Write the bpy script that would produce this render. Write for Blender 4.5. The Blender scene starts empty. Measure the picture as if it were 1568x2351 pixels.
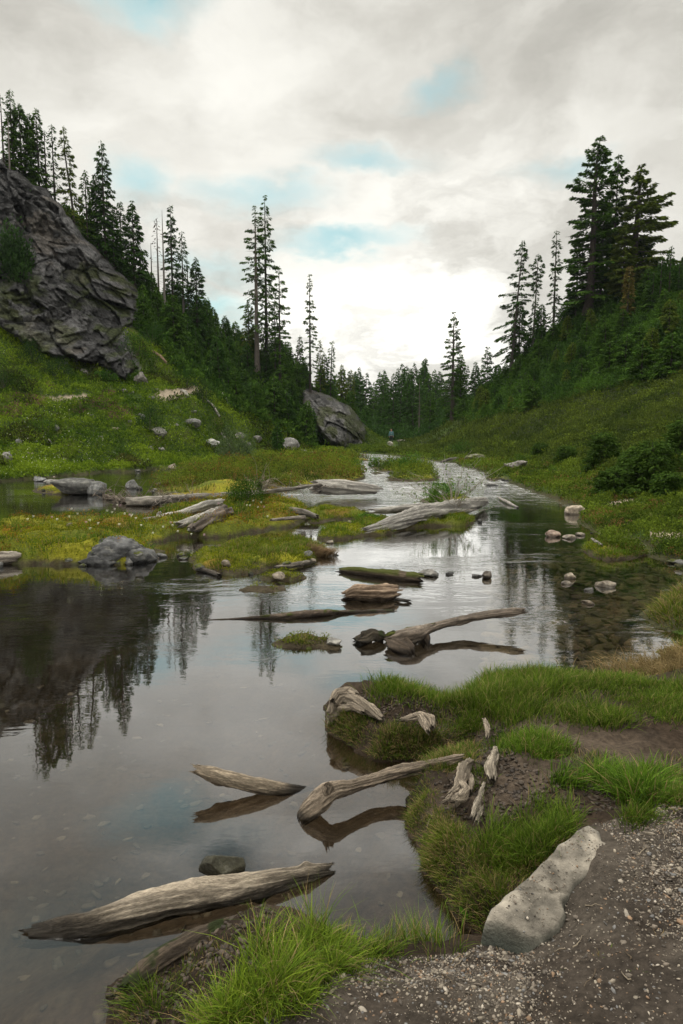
import bpy, math, random
import numpy as np
from mathutils import Vector, Matrix

S = bpy.context.scene
C = S.collection
R = math.radians
F = 1567.3; PITCH = R(6.73); EYE = 2.1          # photo plan: 1568 x 2351 units, 24 mm lens on 24x36
CP, SP = math.cos(PITCH), math.sin(PITCH)

# ---------------------------------------------------------------- camera
cam = bpy.data.cameras.new("camera"); cam.sensor_fit = 'VERTICAL'; cam.sensor_height = 36; cam.lens = 24
cam.clip_start = 0.05; cam.clip_end = 5000
co = bpy.data.objects.new("camera", cam); C.objects.link(co)
co.location = (0, 0, EYE); co.rotation_euler = (R(90) - PITCH, 0, 0)
S.camera = co

def ray(px, py):
    xc = (px - 784) / F; yc = -(py - 1175.5) / F
    return Vector((xc, CP + yc * SP, -SP + yc * CP))
def gp(px, py, z=0.0):
    d = ray(px, py); t = (z - EYE) / d.z
    return Vector((d.x * t, d.y * t, z))
def yp(px, py, Y):
    d = ray(px, py); t = Y / d.y
    return Vector((d.x * t, Y, EYE + d.z * t))
def proj(X, Y, Z):
    dz = Z - EYE
    f = Y * CP - dz * SP; u = Y * SP + dz * CP
    f = np.where(f < 0.05, 0.05, f)
    return 784 + F * X / f, 1175.5 - F * u / f
def mpp(p):                                      # metres per plan unit at a point
    return (p.y * CP - (p.z - EYE) * SP) / F

# ---------------------------------------------------------------- sky and light
SUN_EL, SUN_AZ = R(52), R(-35)                   # azimuth from +Y towards +X
W = bpy.data.worlds.new("World"); S.world = W; W.use_nodes = True
nt = W.node_tree; nt.nodes.clear()
def N(t, **k):
    n = nt.nodes.new(t)
    for a, b in k.items(): setattr(n, a, b)
    return n
def link(a, b): nt.links.new(a, b)
def vm(op, a, b=None, out=0):
    n = N('ShaderNodeVectorMath', operation=op)
    for i, v in enumerate((a, b)):
        if v is None: continue
        if hasattr(v, 'is_linked'): link(v, n.inputs[i])
        else: n.inputs[i].default_value = v
    return n.outputs[out]
def sm(op, a, b=None, clamp=False):
    n = N('ShaderNodeMath', operation=op); n.use_clamp = clamp
    for i, v in enumerate((a, b)):
        if v is None: continue
        if hasattr(v, 'is_linked'): link(v, n.inputs[i])
        else: n.inputs[i].default_value = v
    return n.outputs[0]
def noise(v, scale, detail=5, rough=.55, dist=0, out='Fac', tree=None):
    n = N('ShaderNodeTexNoise'); n.inputs['Scale'].default_value = scale
    n.inputs['Detail'].default_value = detail; n.inputs['Roughness'].default_value = rough
    n.inputs['Distortion'].default_value = dist; link(v, n.inputs['Vector']); return n.outputs[out]
def mrange(v, a, b, c, d, smooth=True):
    n = N('ShaderNodeMapRange'); n.interpolation_type = 'SMOOTHSTEP' if smooth else 'LINEAR'
    link(v, n.inputs[0])
    for i, q in enumerate((a, b, c, d)): n.inputs[1 + i].default_value = q
    return n.outputs[0]
def mixc(f, a, b, mode='MIX'):
    n = N('ShaderNodeMix', data_type='RGBA', blend_type=mode); n.clamp_factor = True
    if hasattr(f, 'is_linked'): link(f, n.inputs[0])
    else: n.inputs[0].default_value = f
    for i, v in ((6, a), (7, b)):
        if hasattr(v, 'is_linked'): link(v, n.inputs[i])
        else: n.inputs[i].default_value = (*v, 1) if len(v) == 3 else v
    return n.outputs[2]
tc = N('ShaderNodeTexCoord').outputs['Generated']
sep = N('ShaderNodeSeparateXYZ'); link(tc, sep.inputs[0])
zc = sm('MAXIMUM', sep.outputs[2], 0.0)
zz = sm('ADD', zc, 0.25)
cv = N('ShaderNodeCombineXYZ'); link(sm('DIVIDE', sep.outputs[0], zz), cv.inputs[0]); link(sm('DIVIDE', sep.outputs[1], zz), cv.inputs[1])
cv = cv.outputs[0]
warp = vm('SCALE', vm('SUBTRACT', noise(cv, 1.7, 6, .6, 0, 'Color'), (.5, .5, .5))); warp.node.inputs['Scale'].default_value = .20
wdir = vm('ADD', tc, warp)
def blob(px, py, rx, ry, soft=.0):
    d = ray(px, py).normalized()
    v = vm('MULTIPLY', vm('SUBTRACT', wdir, tuple(d)), (F / rx, F / rx, F / ry))
    return mrange(vm('LENGTH', v, out=1), soft, 1.0, 1.0, 0.0)
def bsum(lst):
    o = None
    for a in lst:
        amp = a[4]; b = blob(*a[:4])
        b = sm('MULTIPLY', b, amp)
        o = b if o is None else sm('MAXIMUM', o, b)
    return o
n1 = noise(cv, 1.1, 7, .55, .3)
n2 = noise(vm('MULTIPLY', wdir, (1, 1, 1.7)), 3.6, 10, .60, .25)
n3 = noise(vm('MULTIPLY', wdir, (1, 1, 1.9)), 6.5, 9, .58, .15)
blue = bsum([(385, 0, 55, 35, .4), (1000, 205, 95, 38, .8), (850, 365, 200, 42, .6), (600, 440, 200, 60, .65),
             (340, 430, 110, 80, .7), (500, 710, 150, 75, .75), (780, 555, 230, 45, .75), (1280, 395, 150, 40, .5),
             (470, 600, 200, 60, .4), (300, -75, 190, 95, 1.15), (470, -190, 200, 110, 1.0), (60, -420, 420, 160, .8), (1180, -330, 300, 120, .7), (820, -420, 300, 110, .5)])
blue = sm('MULTIPLY', blue, mrange(n2, .36, .60, .5, 1.15))
brite = bsum([(880, 730, 330, 130, 1.0), (680, 690, 200, 110, .7), (430, 170, 400, 200, .42), (1080, 400, 380, 160, .45), (250, 350, 260, 150, .45), (1000, 800, 500, 60, .5)])
dark = bsum([(1330, 120, 620, 190, .8), (40, 60, 260, 200, .7), (800, 780, 120, 50, .6), (1290, 520, 260, 80, .55),
             (1480, 350, 200, 200, .5), (900, -260, 500, 150, 1.6), (-150, -300, 300, 250, 1.5), (960, 620, 240, 40, .35), (640, 545, 150, 30, .3)])
lum = sm('ADD', mrange(n1, .3, .7, .56, .63), sm('MULTIPLY', brite, .24))
lum = sm('SUBTRACT', lum, sm('MULTIPLY', dark, .085))
lum = sm('ADD', lum, sm('ADD', mrange(n2, .36, .64, -.075, .08), mrange(n3, .35, .65, -.04, .04)))
over = mrange(sep.outputs[2], .497, .55, 0.0, 1.0)
up = sm('ADD', sm('ADD', 1.0, sm('MULTIPLY', over, sm('MULTIPLY', 1.9, bsum([(560, -110, 330, 230, 1.0), (900, -60, 260, 120, .25), (250, -330, 160, 120, .4)])))), mrange(sep.outputs[2], .72, .93, 0, 3.6))   # overcast sky is brightest overhead
hot = bsum([(900, 745, 470, 190, .46), (620, 770, 240, 120, .35), (1080, 860, 500, 90, .30), (880, 560, 700, 260, .12)])
lum = sm('ADD', sm('MULTIPLY', lum, up), sm('MULTIPLY', hot, mrange(sm('ADD', sm('MULTIPLY', n2, .5), sm('MULTIPLY', n3, .5)), .44, .56, .15, 1.3)))
lum = sm('MAXIMUM', sm('ADD', lum, sm('MULTIPLY', sm('SUBTRACT', up, 1.0), mrange(n1, .35, .65, -.45, .4))), .25)
ccol = mixc(mrange(lum, .35, .8, 0, 1), (1.0, .965, .87), (1.0, .98, .905))
cl = vm('SCALE', ccol); link(sm('MULTIPLY', lum, 10.0), cl.node.inputs['Scale'])
sky = N('ShaderNodeTexSky'); sky.sky_type = 'NISHITA'; sky.sun_disc = False
sky.sun_elevation = SUN_EL; sky.sun_rotation = SUN_AZ
sk = vm('MULTIPLY', sky.outputs[0], (1.15, 1.25, 1.0))
lowm = mrange(sep.outputs[2], .46, .56, 1.0, 0.0)
pale = N('ShaderNodeVectorMath', operation='SCALE').outputs[0]
pale.node.inputs[0].default_value = (1.55, 2.95, 3.0); link(lowm, pale.node.inputs['Scale'])
skl = vm('ADD', vm('MULTIPLY', sk, (.42, .46, .46)), pale)
fin = mixc(blue, cl, skl)
bg = N('ShaderNodeBackground'); bg.inputs['Strength'].default_value = 0.1
link(fin, bg.inputs['Color']); wo = N('ShaderNodeOutputWorld'); link(bg.outputs[0], wo.inputs[0])

sl = bpy.data.lights.new("sun", 'SUN'); sl.energy = 1.5; sl.angle = R(14); sl.color = (1, .96, .88)
so = bpy.data.objects.new("sun", sl); C.objects.link(so)
sd_ = Vector((math.sin(SUN_AZ) * math.cos(SUN_EL), math.cos(SUN_AZ) * math.cos(SUN_EL), math.sin(SUN_EL)))
so.rotation_euler = sd_.to_track_quat('Z', 'Y').to_euler()
S.view_settings.view_transform = 'Standard'; S.view_settings.look = 'None'
S.view_settings.exposure = 0.32; S.view_settings.gamma = 1.0
S.cycles.max_bounces = 7; S.cycles.transparent_max_bounces = 8; S.cycles.diffuse_bounces = 3
S.cycles.glossy_bounces = 3; S.cycles.transmission_bounces = 3
S.cycles.use_denoising = True

# ---------------------------------------------------------------- tools
def hsh(ix, iy, iz, s):
    h = (ix.astype(np.int64) * 374761393 + iy.astype(np.int64) * 668265263 + iz.astype(np.int64) * 2147483647 + s * 144665) & 0xffffffff
    h = ((h ^ (h >> 13)) * 1274126177) & 0xffffffff
    h = (h ^ (h >> 16)); h = (h * 2246822519) & 0xffffffff; h ^= (h >> 15)
    return (h & 0xffffff) / float(0xffffff)
def vn(x, y, z=None, s=0):
    x = np.asarray(x, float); y = np.asarray(y, float)
    z = np.zeros_like(x) if z is None else np.asarray(z, float)
    ix, iy, iz = np.floor(x), np.floor(y), np.floor(z)
    fx, fy, fz = x - ix, y - iy, z - iz
    q = lambda t: t * t * t * (t * (t * 6 - 15) + 10)
    u, v, w = q(fx), q(fy), q(fz); r = 0
    for a in (0, 1):
        for b in (0, 1):
            for c in (0, 1):
                r = r + hsh(ix + a, iy + b, iz + c, s) * (u if a else 1 - u) * (v if b else 1 - v) * (w if c else 1 - w)
    return r * 2 - 1
def fbm(x, y, z=None, s=0, o=4, g=.5):
    z = np.zeros_like(np.asarray(x, float)) if z is None else z
    r = 0; a = 1; f = 1; t = 0
    for i in range(o):
        r = r + a * vn(x * f + 17.3 * i, y * f - 9.1 * i, z * f + 3.7 * i, s + i); t += a; a *= g; f *= 2.03
    return r / t
def ridged(x, y, z=None, s=0, o=4):
    z = np.zeros_like(np.asarray(x, float)) if z is None else z
    r = 0; a = 1; f = 1; t = 0
    for i in range(o):
        r = r + a * (1 - np.abs(vn(x * f + 7.7 * i, y * f, z * f - 5 * i, s + i)) * 2); t += a; a *= .5; f *= 2.1
    return r / t
def ss(a, b, x):
    t = np.clip((x - a) / (b - a), 0, 1); return t * t * (3 - 2 * t)
def inpoly(px, py, poly):
    r = np.zeros(np.shape(px), bool); n = len(poly); j = n - 1
    for i in range(n):
        xi, yi = poly[i]; xj, yj = poly[j]
        if yi != yj:
            r ^= ((yi > py) != (yj > py)) & (px < (xj - xi) * (py - yi) / (yj - yi) + xi)
        j = i
    return r
def sdpoly(x, y, poly):
    d = np.full(x.shape, 1e9); n = len(poly)
    for i in range(n):
        ax, ay = poly[i]; bx, by = poly[(i + 1) % n]
        ex, ey = bx - ax, by - ay; l = ex * ex + ey * ey + 1e-12
        t = np.clip(((x - ax) * ex + (y - ay) * ey) / l, 0, 1)
        d = np.minimum(d, (x - ax - ex * t) ** 2 + (y - ay - ey * t) ** 2)
    d = np.sqrt(d); return np.where(inpoly(x, y, poly), d, -d)

def mesh(name, V, Fq, mat, col=None, parent=None, smooth=False, extra=None, link_it=True):
    """V (n,3); Fq: (m,3) or (m,4) int array or list of such arrays."""
    me = bpy.data.meshes.new(name)
    V = np.ascontiguousarray(V, np.float32)
    Fs = [np.asarray(f, np.int32) for f in (Fq if isinstance(Fq, list) else [Fq])]
    me.vertices.add(len(V)); me.vertices.foreach_set('co', V.ravel())
    idx = np.concatenate([f.ravel() for f in Fs])
    tot = np.concatenate([np.full(len(f), f.shape[1], np.int32) for f in Fs])
    st = np.concatenate([[0], np.cumsum(tot)[:-1]]).astype(np.int32)
    me.loops.add(len(idx)); me.loops.foreach_set('vertex_index', idx)
    me.polygons.add(len(tot)); me.polygons.foreach_set('loop_start', st); me.polygons.foreach_set('loop_total', tot)
    if smooth: me.polygons.foreach_set('use_smooth', np.ones(len(tot), bool))
    me.update(calc_edges=True)
    if col is not None:
        a = me.color_attributes.new('Col', 'FLOAT_COLOR', 'POINT')
        c = np.ones((len(V), 4), np.float32); c[:, :3] = np.clip(col, 0, 1); a.data.foreach_set('color', c.ravel())
    if extra is not None:
        a = me.attributes.new('wc', 'FLOAT_VECTOR', 'POINT'); a.data.foreach_set('vector', np.ascontiguousarray(extra, np.float32).ravel())
    if mat is not None: me.materials.append(mat)
    o = bpy.data.objects.new(name, me)
    if link_it: C.objects.link(o)
    if parent is not None: o.parent = parent
    return o
def tag(o, label=None, cat=None, group=None, kind=None):
    if label: o['label'] = label
    if cat: o['category'] = cat
    if group: o['group'] = group
    if kind: o['kind'] = kind
    return o
def empty(name, loc, label, cat, group=None, rz=0, sc=None):
    o = bpy.data.objects.new(name, None); o.empty_display_size = .1; C.objects.link(o)
    o.location = loc; o.rotation_euler = (0, 0, rz)
    if sc: o.scale = sc if hasattr(sc, '__len__') else (sc, sc, sc)
    return tag(o, label, cat, group)
def copy_tree(o, parent=None):
    c = o.copy(); C.objects.link(c); c.parent = parent
    for ch in o.children: copy_tree(ch, c)
    return c

def mat_attr(name, rough=.8, spec=.3, nscale=8., ndark=.6, nlight=1.25, bscale=20., bstr=.3, bdist=.02,
             coords='Object', stretch=(1, 1, 1), transl=0., detail=6, crack=0., wet=False, n2=None):
    m = bpy.data.materials.new(name); m.use_nodes = True
    global nt; keep = nt; nt = m.node_tree; nt.nodes.clear()
    at = N('ShaderNodeAttribute', attribute_name='Col').outputs['Color']
    if coords == 'wc': v = N('ShaderNodeAttribute', attribute_name='wc').outputs['Vector']
    elif coords == 'Object': v = N('ShaderNodeTexCoord').outputs['Object']
    else: v = N('ShaderNodeNewGeometry').outputs['Position']
    if stretch != (1, 1, 1): v = vm('MULTIPLY', v, stretch)
    nf = noise(v, nscale, detail, .6)
    k = mrange(nf, .3, .7, ndark, nlight, False)
    if n2:
        k = sm('MULTIPLY', k, mrange(noise(v, n2, 4, .6), .32, .68, .8, 1.2, False))
    bump_src = noise(v, bscale, 5, .65)
    if crack:
        vo = noise(vm('MULTIPLY', v, (1, 1, .35)), nscale * 2.2, 3, .5, .4)
        ck = mrange(sm('ABSOLUTE', sm('SUBTRACT', vo, .5)), 0, .035, 1 - crack, 1)
        k = sm('MULTIPLY', k, ck); bump_src = sm('ADD', bump_src, sm('MULTIPLY', ck, .6))
    colr = vm('SCALE', at); link(k, colr.node.inputs['Scale'])
    b = N('ShaderNodeBsdfPrincipled'); b.inputs['Roughness'].default_value = rough
    b.inputs['Specular IOR Level'].default_value = spec
    if wet:
        z = N('ShaderNodeSeparateXYZ'); link(N('ShaderNodeNewGeometry').outputs['Position'], z.inputs[0])
        wz = sm('ADD', z.outputs[2], sm('MULTIPLY', sm('SUBTRACT', nf, .5), .06))
        w = mrange(wz, .02, .06, .34, 1.0); c2 = vm('SCALE', colr); link(w, c2.node.inputs['Scale']); colr = c2
        link(mrange(wz, .02, .06, .35, rough), b.inputs['Roughness'])
    link(colr, b.inputs['Base Color'])
    if bstr:
        bp = N('ShaderNodeBump'); bp.inputs['Strength'].default_value = bstr; bp.inputs['Distance'].default_value = bdist
        link(bump_src, bp.inputs['Height']); link(bp.outputs[0], b.inputs['Normal'])
    out = N('ShaderNodeOutputMaterial'); sh = b.outputs[0]
    if transl:
        t = N('ShaderNodeBsdfTranslucent'); link(colr, t.inputs[0]); x = N('ShaderNodeMixShader'); x.inputs[0].default_value = transl
        link(sh, x.inputs[1]); link(t.outputs[0], x.inputs[2]); sh = x.outputs[0]
    link(sh, out.inputs[0]); nt = keep
    return m
M = {}
M['ground'] = mat_attr('ground_soil', .9, .08, 30, .55, 1.4, 60, .6, .02, 'World', n2=7)
M['leaf'] = mat_attr('leaf', .8, .03, 3, .75, 1.3, 1, 0, 0, 'World', transl=.3)
M['needle'] = mat_attr('needles', .85, .02, 1.4, .7, 1.35, 1, 0, 0, 'World', transl=.2)
M['grass'] = mat_attr('grass_blade', .7, .08, 4, .8, 1.25, 1, 0, 0, 'World', transl=.35)
M['bark'] = mat_attr('bark', .85, .2, 3, .55, 1.4, 8, .6, .05, 'Object', (4, 4, 1))
M['wood'] = mat_attr('weathered_wood', .8, .2, 24, .5, 1.35, 44, .8, .010, 'wc', (1, 1, 1), crack=.55, wet=True)
M['rock'] = mat_attr('lichen_rock', .85, .2, 9, .5, 1.45, 26, .8, .02, 'Object', crack=.10, wet=True, n2=2.2)
M['cliff'] = mat_attr('cliff_rock', .88, .12, 2.4, .3, 1.8, 3.6, 1.0, .5, 'Object', (1, 1, 1.5), crack=.35, n2=.35)
M['pebble'] = mat_attr('pebble', .7, .3, 60, .8, 1.2, 60, 0, 0, 'Object')
M['plain'] = mat_attr('cloth_skin', .8, .2, 30, .85, 1.15, 60, 0, 0, 'Object')
# ---------------------------------------------------------------- terrain shape
def P(px, py, Y, dz=0.):
    q = yp(px, py, Y); return (q.x, q.y, max(q.z + dz, .15))
def G(px, py): q = gp(px, py); return (q.x, q.y, .12)
ctl = [
 # left shore and meadow
 G(-500, 1120), G(-100, 1112), G(0, 1106), G(100, 1098), G(240, 1084), G(400, 1077), G(520, 1068), G(640, 1052), G(760, 1042),
 P(0, 1000, 37), P(200, 1000, 39), P(400, 1000, 44), P(600, 1020, 53), P(0, 900, 42), P(200, 910, 44), P(400, 900, 49), P(550, 950, 57), P(650, 985, 64),
 P(0, 800, 46), P(150, 840, 48), P(300, 870, 50.5), P(340, 800, 55), P(450, 840, 61), P(-250, 760, 48), P(-250, 1000, 36), P(-250, 380, 62),
 # behind the cliff
 P(0, 600, 55), P(100, 650, 55), P(200, 720, 56.5), P(0, 380, 62, -.3), P(60, 410, 62.5, -.3), P(100, 440, 63, -.3), P(170, 510, 63.5, -.3), P(200, 540, 64, -.3), P(240, 585, 65, -.3), P(290, 645, 66.5, -.3), P(345, 705, 68, -.3),
 P(400, 720, 72, -1), P(480, 785, 75, -1.2), P(540, 815, 78, -1.2), P(600, 825, 82, -1), P(650, 850, 85, -1), P(700, 880, 88, -1), P(760, 920, 92, -1),
 P(830, 985, 98, -1), P(500, 900, 65, -.8), P(600, 950, 70, -.8), P(680, 1000, 73, -.8),
 (-45, 85, 25), (-30, 88, 18), (-18, 95, 12), (-8, 105, 8), (-60, 60, 30), (-70, 110, 32), (-30, 130, 16),
 # far valley and wooded rise
 (4, 96, .3), (8, 100, .6), (2, 104, 1.5), (12, 118, 3.2), (5, 130, 4), (20, 130, 5), (0, 150, 6.5), (20, 160, 8), (40, 150, 14), (-20, 160, 10), (0, 200, 8), (60, 200, 18), (-60, 200, 20),
 # right shore and heath
 G(900, 1046), G(960, 1052), G(1040, 1062), G(1150, 1098), G(1250, 1138), G(1340, 1175), G(1400, 1240), G(1500, 1262), G(1600, 1330), G(1560, 1400),
 P(898, 1023, 92), P(1000, 1020, 80), P(1100, 1040, 50), P(1200, 1058, 36), P(1300, 1075, 29), P(1400, 1060, 27), P(1568, 1050, 22), P(1480, 1150, 17.5), P(1568, 1180, 14), P(1568, 1240, 11.8),
 P(1568, 930, 36), P(1400, 960, 40), P(1300, 980, 46), P(1100, 985, 66), P(1000, 1000, 84), P(1568, 850, 43, -.3), P(1400, 890, 48, -.3), P(1250, 925, 56, -.5), P(1080, 965, 76, -.5),
 P(1568, 750, 50, -1.3), P(1350, 820, 57, -1.3), P(1200, 880, 66, -1.3), P(1568, 645, 58, -1.5), P(1440, 668, 63, -1.5), P(1345, 705, 67, -1), P(1260, 765, 71, -1.2), P(1180, 835, 76, -1.2), P(1120, 890, 84, -1.2), P(1065, 945, 92, -1.2),
 (52, 88, 16), (36, 92, 11), (24, 100, 7), (60, 60, 24), (60, 20, 10), (30, 15, 3), (15, 3, .8), (30, -8, 1.0), (-40, 10, .3), (-40, 25, .3), (90, 120, 26)]
ctl = np.array(ctl, float); SC = 40.
def tps_fit(p):
    n = len(p); x = p[:, :2] / SC
    r = np.sqrt(((x[:, None] - x[None]) ** 2).sum(-1)); K = np.where(r > 0, r * r * np.log(r + 1e-9), 0) + np.eye(n) * 2e-4
    Q = np.hstack([np.ones((n, 1)), x]); A = np.zeros((n + 3, n + 3)); A[:n, :n] = K; A[:n, n:] = Q; A[n:, :n] = Q.T
    return x, np.linalg.solve(A, np.concatenate([p[:, 2], np.zeros(3)]))
def tps_eval(m, a, b):
    x, w = m; a = a.ravel() / SC; b = b.ravel() / SC; o = w[-3] + w[-2] * a + w[-1] * b
    for i in range(len(x)):
        r2 = (a - x[i, 0]) ** 2 + (b - x[i, 1]) ** 2
        o += w[i] * .5 * r2 * np.log(r2 + 1e-12)
    return o
TP = tps_fit(ctl)

def wpoly(l): return [tuple(gp(*q)[:2]) if q[0] != 'w' else (q[1], q[2]) for q in l]
MAIN = wpoly([(-700, 1120), (-300, 1116), (-100, 1112), (0, 1106), (60, 1101), (100, 1100), (130, 1094), (170, 1092), (240, 1084), (290, 1086), (330, 1079), (400, 1077), (440, 1070), (520, 1067), (560, 1058), (640, 1052), (700, 1047), (760, 1043), (830, 1040),
    (850, 1042), (900, 1045), (935, 1050), (960, 1052), (1000, 1059), (1040, 1062), (1075, 1074), (1110, 1082), (1140, 1098), (1165, 1102), (1190, 1118), (1235, 1132), (1290, 1152), (1310, 1158), (1345, 1174), (1328, 1190), (1362, 1212), (1395, 1235), (1440, 1243), (1475, 1252), (1500, 1266), (1503, 1280), (1545, 1290), (1580, 1306), (1590, 1335),
    (1548, 1365), (1520, 1392), (1498, 1415), (1530, 1440), (1620, 1462), ('w', 5.5, 5.5), ('w', 6.5, 4.9), ('w', 40, -30), ('w', 400, 0), ('w', 400, 1500), ('w', -400, 1500), ('w', -400, 40)])
NEAR = wpoly([(180, 2700), (255, 2400), (270, 2270), (330, 2215), (420, 2190), (520, 2160), (600, 2120), (640, 2130), (760, 2160), (840, 2190), (900, 2200), (1000, 2203), (1060, 2185), (1110, 2185), (1140, 2190), (1115, 2165), (1065, 2120), (1035, 2060), (985, 1985), (955, 1910), (940, 1835), (960, 1800), (1010, 1780), (1070, 1755), (1065, 1745), (1000, 1755), (930, 1752), (880, 1748), (820, 1725), (775, 1695), (757, 1665), (756, 1625), (775, 1600), (830, 1598), (880, 1603), (960, 1610), (1010, 1632), (1040, 1640), (1075, 1612), (1120, 1590), (1220, 1580), (1300, 1588), (1400, 1590), (1460, 1592), (1500, 1575), (1620, 1560), ('w', 7.0, 4.4), ('w', 14, -2), ('w', 14, -14), ('w', -3, -14), ('w', -2.2, -2)])
LIFT = [tuple(gp(a, b, .3)[:2]) for a, b in [(1200, 2150), (1245, 2130), (1250, 2060), (1258, 2005), (1335, 1970), (1400, 1930), (1385, 1880), (1568, 1840), (1900, 1950), (1900, 2700), (1150, 2500), (1170, 2230)]]
ISL = [  # polygon, height, edge width, bump
 ([(365, 1110), (385, 1098), (430, 1088), (520, 1078), (600, 1066), (650, 1060), (720, 1054), (780, 1048), (828, 1052), (838, 1057), (800, 1066), (782, 1075), (830, 1088), (826, 1100), (770, 1108), (735, 1116), (700, 1124), (640, 1132), (560, 1140), (480, 1144), (400, 1142), (360, 1135)], .38, .9, .10),
 ([(-120, 1225), (0, 1222), (60, 1212), (150, 1206), (220, 1202), (300, 1195), (335, 1200), (420, 1180), (505, 1160), (530, 1142), (600, 1145), (660, 1158), (705, 1172), (712, 1192), (680, 1205), (600, 1220), (545, 1232), (470, 1238), (420, 1236), (345, 1250), (342, 1288), (290, 1296), (200, 1296), (100, 1290), (30, 1292), (-60, 1300), (-140, 1300)], .30, .35, .08),
 ([(428, 1292), (470, 1276), (500, 1262), (560, 1250), (640, 1246), (700, 1244), (742, 1256), (750, 1270), (715, 1286), (700, 1298), (640, 1302), (600, 1316), (540, 1322), (505, 1316), (440, 1304)], .16, .22, .05),
 ([(720, 1238), (735, 1222), (790, 1212), (840, 1195), (880, 1190), (905, 1200), (960, 1188), (1000, 1186), (1085, 1188), (1092, 1196), (1060, 1208), (960, 1212), (905, 1226), (850, 1232), (800, 1238), (760, 1244)], .14, .2, .06),
 ([(690, 1178), (740, 1166), (790, 1178), (850, 1186), (860, 1194), (800, 1196), (770, 1192), (740, 1202), (700, 1204)], .15, .3, .05),
 ([(850, 1086), (858, 1074), (900, 1070), (950, 1072), (985, 1078), (990, 1090), (985, 1104), (940, 1106), (905, 1103), (925, 1092), (890, 1084), (862, 1090)], .16, .7, .05),
 ([(960, 1158), (985, 1142), (1030, 1136), (1080, 1140), (1085, 1152), (1040, 1162)], .2, .4, .05),
 ([(1345, 1262), (1365, 1250), (1420, 1248), (1475, 1262), (1495, 1276), (1440, 1286), (1390, 1286), (1362, 1276)], .13, .2, .05),
 ([(85, 1124), (120, 1112), (200, 1112), (240, 1122), (235, 1132), (150, 1136), (95, 1134)], .14, .35, .04),
 ([(590, 1326), (630, 1316), (700, 1322), (715, 1330), (680, 1338), (610, 1338)], .07, .15, .03),
 ([(545, 1352), (580, 1344), (640, 1350), (665, 1356), (620, 1362), (560, 1360)], .035, .1, .02),
 ([(632, 1478), (660, 1464), (720, 1462), (760, 1468), (790, 1478), (770, 1490), (700, 1492), (650, 1488)], .05, .09, .03),
 ([(1490, 1520), (1510, 1500), (1560, 1490), (1640, 1490), (1660, 1530), (1580, 1556), (1520, 1545)], .10, .12, .03),
 ([(1120, 1098), (1140, 1094), (1155, 1100), (1130, 1104)], .12, .3, .02),
]
ISLW = [wpoly(p) for p, *_ in ISL]
PATHS = [ (100, 916, 196, 911, 5), (372, 908, 445, 898, 12), (930, 1027, 945, 1032, 4), (1050, 1042, 1110, 1048, 4), (1230, 1054, 1340, 1062, 4), (1400, 1160, 1470, 1148, 7), (1500, 1225, 1568, 1230, 8), (1420, 1190, 1520, 1195, 6), (1180, 1060, 1230, 1050, 3)]

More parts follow.
